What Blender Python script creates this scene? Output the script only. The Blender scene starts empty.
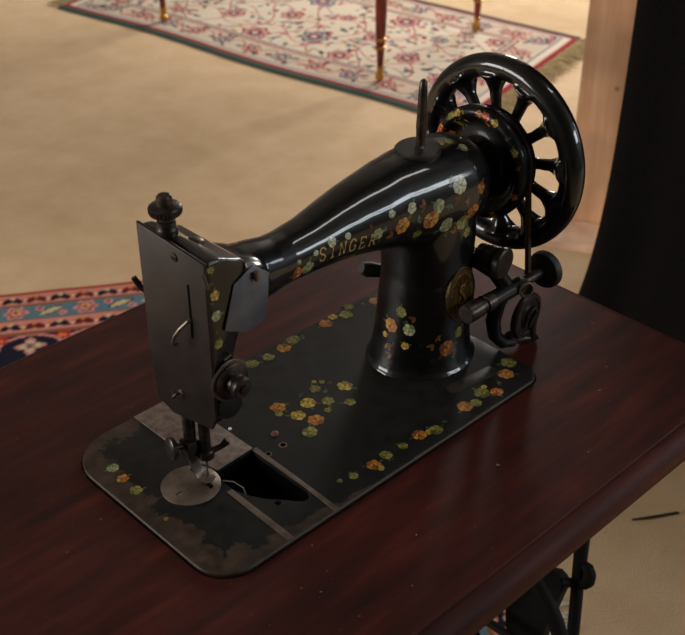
import bpy, bmesh, math, random
import numpy as np
from mathutils import Vector, Matrix
from mathutils.bvhtree import BVHTree

random.seed(7); rng = np.random.RandomState(7)
C = bpy.context.scene.collection
PI = math.pi
Z0 = 0.76                       # height of the machine bed above the floor

# ------------------------------------------------------------------ objects
def tag(o, label=None, cat=None, group=None, kind=None):
    if label: o['label'] = label
    if cat: o['category'] = cat
    if group: o['group'] = group
    if kind: o['kind'] = kind
    return o

def thing(name, label, cat, loc, group=None):
    o = bpy.data.objects.new(name, None); C.objects.link(o)
    o.location = loc; o.empty_display_size = .05
    return tag(o, label, cat, group)

def root_loc(p):
    v = Vector((0, 0, 0))
    while p is not None:
        v += Vector(p.location); p = p.parent
    return v

def obj(name, bm, mats, parent=None, smooth=True, angle=40):
    """bm in world metres -> one mesh object"""
    me = bpy.data.meshes.new(name)
    if parent is not None:
        bmesh.ops.translate(bm, verts=bm.verts, vec=-root_loc(parent))
    bm.normal_update()
    if smooth:
        ca = math.radians(angle)
        for f in bm.faces: f.smooth = True
        for e in bm.edges:
            if len(e.link_faces) == 2 and e.calc_face_angle(0) > ca: e.smooth = False
    bm.to_mesh(me); bm.free()
    for m in (mats if isinstance(mats, (list, tuple)) else [mats]): me.materials.append(m)
    o = bpy.data.objects.new(name, me); C.objects.link(o)
    if parent is not None: o.parent = parent
    return o

def M3(x, y, z):                 # machine millimetres -> world metres
    return Vector((x / 1000., y / 1000., Z0 + z / 1000.))

def new(): return bmesh.new()

# ------------------------------------------------------------------ shapes
def loft(bm, rings, cap=True, close=True, mat=0):
    R = [[bm.verts.new(p) for p in r] for r in rings]
    n = len(R[0])
    for a, b in zip(R[:-1], R[1:]):
        for i in range(n if close else n - 1):
            j = (i + 1) % n
            f = bm.faces.new((a[i], a[j], b[j], b[i])); f.material_index = mat
    if cap and close:
        f = bm.faces.new(R[0][::-1]); f.material_index = mat
        f = bm.faces.new(R[-1]); f.material_index = mat
    return R

def frame(d):
    d = Vector(d).normalized()
    a = Vector((0, 0, 1)) if abs(d.z) < .9 else Vector((1, 0, 0))
    u = a.cross(d).normalized(); v = d.cross(u)
    return d, u, v

def tube(bm, pts, r, n=12, cap=True, sx=1.0, mat=0):
    pts = [Vector(p) for p in pts]
    rs = r if isinstance(r, (list, tuple)) else [r] * len(pts)
    rings = []; pu = None
    for i, p in enumerate(pts):
        d = (pts[min(i + 1, len(pts) - 1)] - pts[max(i - 1, 0)]).normalized()
        if pu is None: _, u, v = frame(d)
        else:
            u = (pu - d * pu.dot(d)).normalized(); v = d.cross(u)
        pu = u
        rings.append([p + (u * math.cos(2 * PI * k / n) * sx + v * math.sin(2 * PI * k / n)) * rs[i] for k in range(n)])
    loft(bm, rings, cap, mat=mat)

def lathe(bm, base, d, prof, n=24, mat=0):
    """prof = [(along, radius)...] around axis d from base"""
    d, u, v = frame(d); base = Vector(base)
    rings = [[base + d * a + (u * math.cos(2 * PI * k / n) + v * math.sin(2 * PI * k / n)) * max(r, 1e-5) for k in range(n)] for a, r in prof]
    loft(bm, rings, True, mat=mat)

def box(bm, lo, hi, bev=0, mat=0):
    m = bmesh.ops.create_cube(bm, size=1)
    vs = m['verts']; lo = Vector(lo); hi = Vector(hi)
    for v in vs:
        v.co = Vector([(lo[i] + hi[i]) / 2 + v.co[i] * (hi[i] - lo[i]) for i in range(3)])
    if bev:
        es = list({e for v in vs for e in v.link_edges})
        bmesh.ops.bevel(bm, geom=es, offset=bev, segments=2, profile=.5, affect='EDGES')

def prism(bm, poly, a, b, fn, bev=0, mat=0):
    """poly 2-D, extruded from a to b; fn(u,v,w)->Vector"""
    if bev >= .05: bev /= 1000.
    A = [bm.verts.new(fn(p[0], p[1], a)) for p in poly]; B = [bm.verts.new(fn(p[0], p[1], b)) for p in poly]
    n = len(poly); fs = [bm.faces.new(A[::-1]), bm.faces.new(B)]
    for i in range(n):
        j = (i + 1) % n; fs.append(bm.faces.new((A[i], A[j], B[j], B[i])))
    for f in fs: f.material_index = mat
    if bev:
        es = list({e for f in fs[:2] for e in f.edges})
        bmesh.ops.bevel(bm, geom=es, offset=bev, segments=2, profile=.5, affect='EDGES')

def rrect(x0, y0, x1, y1, rs, n=8):
    """rounded rectangle ccw; rs = radii (x0y0, x1y0, x1y1, x0y1)"""
    out = []
    for (cx, cy, r, a0) in ((x0 + rs[0], y0 + rs[0], rs[0], PI), (x1 - rs[1], y0 + rs[1], rs[1], 1.5 * PI),
                            (x1 - rs[2], y1 - rs[2], rs[2], 0), (x0 + rs[3], y1 - rs[3], rs[3], .5 * PI)):
        for k in range(n + 1):
            a = a0 + .5 * PI * k / n
            out.append((cx + r * math.cos(a), cy + r * math.sin(a)))
    return out

def fill_holes(bm, loops, mat=0):
    """cap from vertex loops (outer first, then holes)"""
    es = []
    for L in loops:
        for i in range(len(L)):
            a, b = L[i], L[(i + 1) % len(L)]
            e = bm.edges.get((a, b)) or bm.edges.new((a, b)); es.append(e)
    r = bmesh.ops.triangle_fill(bm, use_beauty=True, use_dissolve=False, edges=es, normal=(0, 0, 1))
    for g in r['geom']:
        if isinstance(g, bmesh.types.BMFace):
            g.material_index = mat
            g.normal_update()
            if g.normal.z < 0: g.normal_flip()

def sup(cy, cz, ry, rz, n, N=40):
    """superellipse in (y,z)"""
    o = []
    for k in range(N):
        a = 2 * PI * k / N; c, s = math.cos(a), math.sin(a)
        o.append((cy + ry * math.copysign(abs(c) ** (2 / n), c), cz + rz * math.copysign(abs(s) ** (2 / n), s)))
    return o

def remeshed(bm, voxel, smooth_it=4, name='tmp'):
    """merge overlapping closed shapes into one smooth casting"""
    me = bpy.data.meshes.new(name); bm.to_mesh(me); bm.free()
    o = bpy.data.objects.new(name, me); C.objects.link(o)
    m = o.modifiers.new('r', 'REMESH'); m.mode = 'VOXEL'; m.voxel_size = voxel; m.use_smooth_shade = True
    if smooth_it:
        s = o.modifiers.new('s', 'SMOOTH'); s.factor = .5; s.iterations = smooth_it
    dg = bpy.context.evaluated_depsgraph_get()
    me2 = bpy.data.meshes.new_from_object(o.evaluated_get(dg))
    out = bmesh.new(); out.from_mesh(me2)
    bpy.data.objects.remove(o); bpy.data.meshes.remove(me); bpy.data.meshes.remove(me2)
    for f in out.faces: f.material_index = 0; f.smooth = True
    return out

# ------------------------------------------------------------------ materials
def mat(name):
    m = bpy.data.materials.new(name); m.use_nodes = True
    return m, m.node_tree.nodes, m.node_tree.links, m.node_tree.nodes['Principled BSDF']

def lin(c):
    return tuple(((x / 255) / 12.92 if x / 255 < .04045 else ((x / 255 + .055) / 1.055) ** 2.4) for x in c) + (1,)

def noise(N, L, scale, detail=4, stretch=None, coord='Object', rough=.55):
    tc = N.new('ShaderNodeTexCoord'); mp = N.new('ShaderNodeMapping'); n = N.new('ShaderNodeTexNoise')
    L.new(tc.outputs[coord], mp.inputs[0]); L.new(mp.outputs[0], n.inputs[0])
    if stretch: mp.inputs['Scale'].default_value = stretch
    n.inputs['Scale'].default_value = scale; n.inputs['Detail'].default_value = detail; n.inputs['Roughness'].default_value = rough
    return n

def ramp(N, L, src, stops):
    r = N.new('ShaderNodeValToRGB'); L.new(src, r.inputs[0])
    e = r.color_ramp.elements
    while len(e) > 1: e.remove(e[-1])
    e[0].position = stops[0][0]; e[0].color = stops[0][1]
    for p, c in stops[1:]:
        k = e.new(p); k.color = c
    return r

def mixc(N, L, fac, a, b):
    m = N.new('ShaderNodeMix'); m.data_type = 'RGBA'
    if isinstance(fac, float): m.inputs[0].default_value = fac
    else: L.new(fac, m.inputs[0])
    for s, v in ((6, a), (7, b)):
        if isinstance(v, tuple): m.inputs[s].default_value = v
        else: L.new(v, m.inputs[s])
    return m.outputs[2]

def bump(N, L, b, h, strength, dist=.001):
    k = N.new('ShaderNodeBump'); k.inputs['Strength'].default_value = strength; k.inputs['Distance'].default_value = dist
    L.new(h, k.inputs['Height']); L.new(k.outputs[0], b.inputs['Normal'])

def simple(name, c1, c2, scale, rough, metal=0., coat=0., bmp=0., detail=4, stretch=None, spec=.5, lo=.35, hi=.65, bd=.0005):
    m, N, L, b = mat(name)
    n = noise(N, L, scale, detail, stretch)
    r = ramp(N, L, n.outputs['Fac'], [(lo, lin(c1)), (hi, lin(c2))])
    L.new(r.outputs[0], b.inputs['Base Color'])
    b.inputs['Roughness'].default_value = rough; b.inputs['Metallic'].default_value = metal
    b.inputs['Coat Weight'].default_value = coat; b.inputs['Coat Roughness'].default_value = .12
    b.inputs['Specular IOR Level'].default_value = spec
    if bmp: bump(N, L, b, n.outputs['Fac'], bmp, bd)
    return m

def japan(name, rough, coat):
    """black japanned enamel with dust and fine scratches"""
    m, N, L, b = mat(name)
    n = noise(N, L, 60, 6); n2 = noise(N, L, 900, 3)
    r = ramp(N, L, n.outputs['Fac'], [(.3, lin((9, 9, 10))), (.7, lin((18, 17, 16)))])
    sp = ramp(N, L, n2.outputs['Fac'], [(.70, (0, 0, 0, 1)), (.78, (1, 1, 1, 1))])
    L.new(mixc(N, L, sp.outputs[0], r.outputs[0], lin((52, 44, 34))), b.inputs['Base Color'])
    rr = ramp(N, L, n.outputs['Fac'], [(.3, (rough,) * 3 + (1,)), (.7, (rough + .14,) * 3 + (1,))])
    L.new(rr.outputs[0], b.inputs['Roughness'])
    b.inputs['Coat Weight'].default_value = coat; b.inputs['Coat Roughness'].default_value = .06; b.inputs['Specular IOR Level'].default_value = .15
    bump(N, L, b, n2.outputs['Fac'], .05, .0002)
    return m

def wood(name, dark, mid, light, scale, stretch, rough, coat, dirt=None, spec=.28):
    m, N, L, b = mat(name)
    n = noise(N, L, scale, 6, stretch, rough=.6)
    w = noise(N, L, 3.2, 3)
    r = ramp(N, L, n.outputs['Fac'], [(.3, lin(dark)), (.52, lin(mid)), (.72, lin(light))])
    r2 = ramp(N, L, w.outputs['Fac'], [(.35, (.62, .62, .62, 1)), (.65, (1.15, 1.1, 1.05, 1))])
    mm = N.new('ShaderNodeMix'); mm.data_type = 'RGBA'; mm.blend_type = 'MULTIPLY'; mm.inputs[0].default_value = 1
    L.new(r.outputs[0], mm.inputs[6]); L.new(r2.outputs[0], mm.inputs[7])
    col = mm.outputs[2]
    if dirt:
        d = noise(N, L, 260, 2)
        dr = ramp(N, L, d.outputs['Fac'], [(.745, (0, 0, 0, 1)), (.79, (1, 1, 1, 1))])
        col = mixc(N, L, dr.outputs[0], col, lin(dirt))
    L.new(col, b.inputs['Base Color'])
    b.inputs['Roughness'].default_value = rough; b.inputs['Specular IOR Level'].default_value = spec
    b.inputs['Coat Weight'].default_value = coat; b.inputs['Coat Roughness'].default_value = .3
    bump(N, L, b, n.outputs['Fac'], .08, .0006)
    return m

def attr_mat(name, rough, spec=.3, bmp=0., scale=900, coat=0.):
    m, N, L, b = mat(name)
    a = N.new('ShaderNodeAttribute'); a.attribute_name = 'Col'
    n = noise(N, L, scale, 3)
    r = ramp(N, L, n.outputs['Fac'], [(.3, (.72, .72, .72, 1)), (.7, (1.15, 1.15, 1.15, 1))])
    mm = N.new('ShaderNodeMix'); mm.data_type = 'RGBA'; mm.blend_type = 'MULTIPLY'; mm.inputs[0].default_value = 1
    L.new(a.outputs['Color'], mm.inputs[6]); L.new(r.outputs[0], mm.inputs[7])
    L.new(mm.outputs[2], b.inputs['Base Color'])
    b.inputs['Roughness'].default_value = rough; b.inputs['Specular IOR Level'].default_value = spec
    b.inputs['Coat Weight'].default_value = coat
    if bmp: bump(N, L, b, n.outputs['Fac'], bmp, .002)
    return m

def bed_mat():
    """japanned bed whose edges have worn to brown bare iron"""
    m, N, L, b = mat('worn_black_bed')
    tc = N.new('ShaderNodeTexCoord'); sx = N.new('ShaderNodeSeparateXYZ'); L.new(tc.outputs['Object'], sx.inputs[0])
    def mt(op, a, c, d=None):
        k = N.new('ShaderNodeMath'); k.operation = op
        for i, v in enumerate((a, c, d)):
            if v is None: continue
            if isinstance(v, (int, float)): k.inputs[i].default_value = v
            else: L.new(v, k.inputs[i])
        return k.outputs[0]
    X, Y = sx.outputs[0], sx.outputs[1]      # object origin at bed centre (185.5, 101.5)
    ex = mt('SUBTRACT', .1855, mt('ABSOLUTE', X, 0)); ey = mt('SUBTRACT', .1015, mt('ABSOLUTE', Y, 0))
    edge = mt('MINIMUM', ex, ey)
    n = noise(N, L, 48, 7, rough=.66); n2 = noise(N, L, 700, 3); n3 = noise(N, L, 90, 5)
    # wear width: wide at the needle end, thin elsewhere
    left = mt('SMOOTH_MIN', mt('MAXIMUM', mt('MULTIPLY', mt('ADD', X, .03), -1.), 0.), .15, .02)
    width = mt('ADD', .0012, mt('MULTIPLY', left, .105))
    wob = mt('MULTIPLY', mt('SUBTRACT', n.outputs['Fac'], .42), mt('MULTIPLY', width, 5.))
    mask = mt('GREATER_THAN', mt('ADD', width, wob), edge)
    dark = ramp(N, L, n3.outputs['Fac'], [(.3, lin((14, 14, 13))), (.7, lin((25, 23, 20)))])
    bare = ramp(N, L, n3.outputs['Fac'], [(.3, lin((40, 30, 24))), (.7, lin((70, 54, 43)))])
    sp = ramp(N, L, n2.outputs['Fac'], [(.70, (0, 0, 0, 1)), (.76, (1, 1, 1, 1))])
    base = mixc(N, L, sp.outputs[0], dark.outputs[0], lin((72, 58, 40)))
    L.new(mixc(N, L, mask, base, bare.outputs[0]), b.inputs['Base Color'])
    rg = ramp(N, L, n3.outputs['Fac'], [(.3, (.42,) * 3 + (1,)), (.7, (.56,) * 3 + (1,))])
    L.new(rg.outputs[0], b.inputs['Roughness'])
    b.inputs['Specular IOR Level'].default_value = .3
    bump(N, L, b, n2.outputs['Fac'], .08, .0002)
    return m

def grass_fringe(bm, a, b, d, count, length, r, col=None):
    """tassels from line a-b along d"""
    a, b, d = Vector(a), Vector(b), Vector(d)
    for i in range(count):
        p = a.lerp(b, (i + .5) / count) + Vector((random.uniform(-.004, .004), random.uniform(-.004, .004), 0))
        q = d + Vector((random.uniform(-.25, .25), random.uniform(-.25, .25), 0)) * 1.0
        l = length * random.uniform(.75, 1.15)
        z = Vector((0, 0, random.uniform(.002, .012)))
        tube(bm, [p, p + q.normalized() * l * .5 + z, p + q.normalized() * l + Vector((0, 0, .003))], [r, r * 1.1, r * .6], n=5)
DEC = {'arm': [((0.31404, 0.06463, 0.94094), (-0.0634, -0.94262, 0.32779), 0.00836, 'white'), ((0.33852, 0.06233, 0.93053), (0.13074, -0.98384, 0.12232), 0.00603, 'rose'), ((0.28919, 0.06452, 0.93092), (-0.12175, -0.98659, 0.10872), 0.00679, 'pale'), ((0.26235, 0.06927, 0.93711), (-0.05632, -0.96848, 0.24263), 0.00523, 'white'), ((0.25143, 0.06882, 0.92535), (-0.0567, -0.99672, -0.05772), 0.00807, 'rose'), ((0.28142, 0.06558, 0.92074), (-0.18181, -0.97964, -0.08513), 0.00873, 'rose'), ((0.29979, 0.06517, 0.90943), (-0.0818, -0.95707, -0.27808), 0.00791, 'pale'), ((0.31868, 0.06405, 0.90556), (-0.01149, -0.9999, -0.00803), 0.00752, 'olive'), ((0.33069, 0.06287, 0.91185), (-0.02142, -0.97379, -0.22645), 0.00806, 'rose'), ((0.32637, 0.06433, 0.8931), (0.09124, -0.99583, 0.00256), 0.00508, 'olive'), ((0.27528, 0.06716, 0.93498), (-0.14869, -0.97286, 0.17729), 0.00576, 'brown'), ((0.31132, 0.06252, 0.92911), (-0.08669, -0.99278, 0.08287), 0.00591, 'brown'), ((0.27014, 0.06999, 0.91054), (-0.20424, -0.91725, -0.34197), 0.00485, 'olive'), ((0.24149, 0.07108, 0.93879), (-0.14097, -0.94257, 0.3028), 0.00375, 'white'), ((0.2269, 0.07177, 0.92644), (-0.14038, -0.9873, -0.07444), 0.00561, 'pale'), ((0.2417, 0.07075, 0.91937), (-0.15786, -0.95349, -0.25678), 0.00568, 'brown'), ((0.28735, 0.06801, 0.90565), (-0.20052, -0.89984, -0.38739), 0.00393, 'leaf'), ((0.30123, 0.06326, 0.92793), (-0.07901, -0.99572, 0.04805), 0.0049, 'teal'), ((0.26806, 0.0676, 0.92495), (-0.16184, -0.98614, -0.03644), 0.00432, 'teal'), ((0.30562, 0.06839, 0.94787), (-0.06463, -0.85946, 0.5071), 0.00391, 'brown'), ((0.32331, 0.06186, 0.92507), (-0.02495, -0.9996, 0.01304), 0.00498, 'brown'), ((0.31093, 0.0645, 0.89893), (-0.12535, -0.99211, -0.00364), 0.00501, 'brown'), ((0.30003, 0.06702, 0.90024), (-0.33008, -0.94359, -0.02608), 0.00398, 'leaf'), ((0.32305, 0.09579, 0.96496), (0.02483, -0.09136, 0.99551), 0.00399, 'gold'), ((0.33142, 0.09335, 0.96444), (0.02682, -0.16122, 0.98655), 0.00401, 'olive'), ((0.33681, 0.08259, 0.96085), (0.16848, -0.40257, 0.89975), 0.00501, 'pale'), ((0.1462, 0.07629, 0.92224), (0.08715, -0.96232, -0.25757), 0.00622, 'rose'), ((0.15741, 0.07649, 0.92243), (-0.01564, -0.97079, -0.2394), 0.00627, 'pale'), ((0.1822, 0.07645, 0.93491), (-0.05758, -0.95834, 0.27976), 0.00452, 'white'), ((0.19794, 0.07537, 0.93441), (-0.06538, -0.96314, 0.26094), 0.0032, 'white'), ((0.16562, 0.07632, 0.93207), (-0.02507, -0.97145, 0.23592), 0.00269, 'white'), ((0.22023, 0.07289, 0.93381), (-0.10779, -0.97738, 0.18195), 0.00278, 'brown'), ((0.20696, 0.08022, 0.91132), (-0.10576, -0.75799, -0.64363), 0.00327, 'olive'), ((0.23457, 0.07059, 0.9275), (-0.14348, -0.98946, -0.01975), 0.00375, 'teal'), ((0.14855, 0.07636, 0.93125), (0.08163, -0.97636, 0.20014), 0.00221, 'pale'), ((0.10751, 0.10112, 0.95216), (0.05933, 0.16832, 0.98394), 0.00434, 'rose'), ((0.05394, 0.05702, 0.9716), (-0.01217, -0.99993, 0.00121), 0.00319, 'olive'), ((0.05566, 0.057, 0.95086), (-0.00104, -1.0, -6e-05), 0.00445, 'gold'), ((0.0558, 0.057, 0.9347), (-0.00081, -1.0, -1e-05), 0.0045, 'pale'), ((0.05297, 0.05707, 0.95966), (-0.08083, -0.99673, 0.0), 0.00241, 'leaf'), ((0.05604, 0.057, 0.92158), (-0.00083, -1.0, 1e-05), 0.00248, 'leaf'), ((0.05569, 0.057, 0.91182), (-0.00091, -1.0, 1e-05), 0.00415, 'olive'), ((0.05295, 0.05708, 0.94633), (-0.08083, -0.99673, 0.0), 0.00243, 'leaf'), ((0.27505, 0.10099, 0.80612), (-0.99029, -0.02597, 0.13655), 0.00734, 'rose'), ((0.27785, 0.09216, 0.82239), (-0.97496, -0.20243, 0.09211), 0.0057, 'olive'), ((0.2794, 0.08358, 0.80712), (-0.88179, -0.45704, 0.11647), 0.00624, 'pale'), ((0.27653, 0.08506, 0.79099), (-0.90471, -0.40879, 0.11997), 0.0042, 'gold'), ((0.27236, 0.10156, 0.78705), (-0.98925, -0.03004, 0.14312), 0.00529, 'brown'), ((0.30544, 0.06193, 0.78638), (-0.21964, -0.97106, 0.09385), 0.00846, 'rose'), ((0.31961, 0.06133, 0.79694), (0.04509, -0.99732, 0.05769), 0.00583, 'olive'), ((0.27097, 0.09632, 0.77853), (-0.96428, -0.1436, 0.22257), 0.0053, 'brown'), ((0.27366, 0.10669, 0.79459), (-0.98216, 0.11695, 0.14729), 0.00317, 'gold'), ((0.28271, 0.0801, 0.81962), (-0.83828, -0.53986, 0.07642), 0.00517, 'brown'), ((0.2931, 0.06727, 0.79284), (-0.48826, -0.86897, 0.08065), 0.00524, 'brown'), ((0.29651, 0.06602, 0.79918), (-0.44952, -0.88988, 0.07778), 0.00419, 'brown'), ((0.31077, 0.05987, 0.77734), (-0.11811, -0.98342, 0.1376), 0.00426, 'brown')], 'bed': [((0.22738, 0.1097, 0.76), (0, 0, 1), 0.00786, 'gold'), ((0.20557, 0.12481, 0.76), (0, 0, 1), 0.00588, 'olive'), ((0.18757, 0.11423, 0.76), (0, 0, 1), 0.00771, 'gold'), ((0.20181, 0.10431, 0.76), (0, 0, 1), 0.00628, 'olive'), ((0.21435, 0.09009, 0.76), (0, 0, 1), 0.00579, 'olive'), ((0.16496, 0.12743, 0.76), (0, 0, 1), 0.00768, 'rose'), ((0.16974, 0.10728, 0.76), (0, 0, 1), 0.0076, 'gold'), ((0.17645, 0.09216, 0.76), (0, 0, 1), 0.00803, 'rose'), ((0.19311, 0.09511, 0.76), (0, 0, 1), 0.00382, 'olive'), ((0.16195, 0.08385, 0.76), (0, 0, 1), 0.00746, 'olive'), ((0.22166, 0.12148, 0.76), (0, 0, 1), 0.00335, 'brown'), ((0.21701, 0.12809, 0.76), (0, 0, 1), 0.00296, 'olive'), ((0.19034, 0.12749, 0.76), (0, 0, 1), 0.00389, 'leaf'), ((0.21007, 0.11432, 0.76), (0, 0, 1), 0.0039, 'teal'), ((0.21197, 0.13301, 0.76), (0, 0, 1), 0.00247, 'gold'), ((0.1596, 0.12005, 0.76), (0, 0, 1), 0.00381, 'olive'), ((0.19064, 0.19215, 0.76), (0, 0, 1), 0.00709, 'olive'), ((0.20856, 0.19004, 0.76), (0, 0, 1), 0.00612, 'olive'), ((0.22817, 0.1911, 0.76), (0, 0, 1), 0.00773, 'rose'), ((0.24331, 0.19559, 0.76), (0, 0, 1), 0.00781, 'olive'), ((0.25355, 0.19165, 0.76), (0, 0, 1), 0.00418, 'leaf'), ((0.28386, 0.19391, 0.76), (0, 0, 1), 0.00744, 'rose'), ((0.29636, 0.19782, 0.76), (0, 0, 1), 0.00536, 'gold'), ((0.30854, 0.1921, 0.76), (0, 0, 1), 0.00753, 'olive'), ((0.32049, 0.20023, 0.76), (0, 0, 1), 0.00544, 'olive'), ((0.33404, 0.19182, 0.76), (0, 0, 1), 0.00436, 'leaf'), ((0.34625, 0.18937, 0.76), (0, 0, 1), 0.00713, 'rose'), ((0.25519, 0.2018, 0.76), (0, 0, 1), 0.00263, 'brown'), ((0.14914, 0.01921, 0.76), (0, 0, 1), 0.00445, 'olive'), ((0.16994, 0.01752, 0.76), (0, 0, 1), 0.00676, 'rose'), ((0.18584, 0.0193, 0.76), (0, 0, 1), 0.00592, 'olive'), ((0.17121, 0.01117, 0.76), (0, 0, 1), 0.00359, 'gold'), ((0.20392, 0.01757, 0.76), (0, 0, 1), 0.0046, 'olive'), ((0.22371, 0.01815, 0.76), (0, 0, 1), 0.00698, 'rose'), ((0.23254, 0.01506, 0.76), (0, 0, 1), 0.00374, 'gold'), ((0.23865, 0.01279, 0.76), (0, 0, 1), 0.00656, 'olive'), ((0.2515, 0.01427, 0.76), (0, 0, 1), 0.00284, 'leaf'), ((0.28018, 0.01704, 0.76), (0, 0, 1), 0.00771, 'rose'), ((0.29067, 0.0137, 0.76), (0, 0, 1), 0.00581, 'olive'), ((0.30533, 0.01938, 0.76), (0, 0, 1), 0.00785, 'olive'), ((0.31557, 0.01141, 0.76), (0, 0, 1), 0.00639, 'rose'), ((0.3422, 0.02276, 0.76), (0, 0, 1), 0.00805, 'rose'), ((0.35739, 0.03225, 0.76), (0, 0, 1), 0.00816, 'olive'), ((0.32632, 0.01938, 0.76), (0, 0, 1), 0.00348, 'leaf'), ((0.3133, 0.02383, 0.76), (0, 0, 1), 0.00296, 'gold'), ((0.13735, 0.02241, 0.76), (0, 0, 1), 0.00266, 'olive'), ((0.01855, 0.15987, 0.76), (0, 0, 1), 0.0055, 'pale'), ((0.01694, 0.14364, 0.76), (0, 0, 1), 0.00543, 'rose'), ((0.01621, 0.12487, 0.76), (0, 0, 1), 0.00581, 'olive'), ((0.01256, 0.10537, 0.76), (0, 0, 1), 0.00352, 'leaf'), ((0.01099, 0.09295, 0.76), (0, 0, 1), 0.00261, 'leaf'), ((0.01367, 0.08271, 0.76), (0, 0, 1), 0.00216, 'olive')], 'holes': [((0.13471, 0.08679, 0.76), (0, 0, 1), 0.0024, 'ring'), ((0.11875, 0.08641, 0.76), (0, 0, 1), 0.00201, 'ring'), ((0.08578, 0.03722, 0.76), (0, 0, 1), 0.00261, 'plain')], 'screws': [((0.13944, 0.10211, 0.76), (0, 0, 1), 0.00336, 's')], 'chip': (117.1, 133.3, 0.0), 'text': [((0.17209, 0.07568, 0.92846), (-0.02283, -0.99944, 0.02446)), ((0.22267, 0.07297, 0.92229), (-0.10384, -0.96545, -0.239))], 'medal': ((0.32229, 0.06334, 0.83417), (0.03746, -0.99817, 0.0475))}

# ================================================================== materials used
JAP = japan('black_japan_enamel', .28, .75)
JAPW = japan('wheel_japan_enamel', .26, .8)
JAPD = japan('dull_japan_enamel', .38, .15)
BED = bed_mat()
DECAL = attr_mat('flower_decal', .35, .5, 0, 700, .25)
FACE = simple('tarnished_face_steel', (25, 18, 15), (44, 32, 27), 45, .45, .2, bmp=.05, detail=6)
GUN = simple('blued_cover_steel', (84, 88, 98), (112, 114, 122), 40, .42, .6, bmp=.04, detail=6)
RUSTY = simple('speckled_slide_steel', (98, 82, 74), (132, 116, 106), 160, .5, .45, bmp=.1, detail=6)
STEEL = simple('worn_steel', (84, 72, 62), (126, 112, 100), 60, .42, .6, bmp=.05, detail=5)
DKSTEEL = simple('dark_oily_steel', (40, 34, 31), (78, 68, 62), 120, .36, .7, bmp=.05, detail=5)
RAIL = simple('bare_rail_steel', (92, 78, 68), (120, 104, 92), 110, .45, .5, detail=5)
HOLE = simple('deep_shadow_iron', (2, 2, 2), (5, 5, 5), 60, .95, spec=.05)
BRASS = simple('tarnished_brass', (120, 84, 36), (160, 118, 52), 150, .4, .6, detail=4, bmp=.1)
RUBBER = simple('black_rubber', (14, 14, 14), (24, 23, 22), 90, .55)

# ---- painted flowers laid on a casting -----------------------------------------
PAL = dict(
    rose=((170, 108, 42), (128, 70, 24), (196, 140, 66), (84, 44, 18)),
    gold=((178, 148, 52), (140, 112, 36), (204, 176, 84), (90, 74, 28)),
    olive=((126, 120, 52), (92, 90, 38), (152, 144, 76), (60, 62, 28)),
    pale=((146, 150, 106), (108, 120, 82), (180, 178, 138), (86, 104, 70)),
    white=((196, 196, 164), (160, 168, 130), (222, 218, 190), (120, 126, 82)),
    brown=((116, 72, 34), (84, 50, 24), (140, 92, 46), (52, 34, 18)),
    leaf=((68, 80, 48), (48, 60, 36), (90, 100, 62), (40, 56, 36)),
    teal=((72, 104, 92), (50, 78, 70), (96, 126, 108), (34, 54, 48)),
    red=((196, 84, 42), (160, 54, 28), (220, 120, 60), (100, 36, 20)),
)

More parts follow.
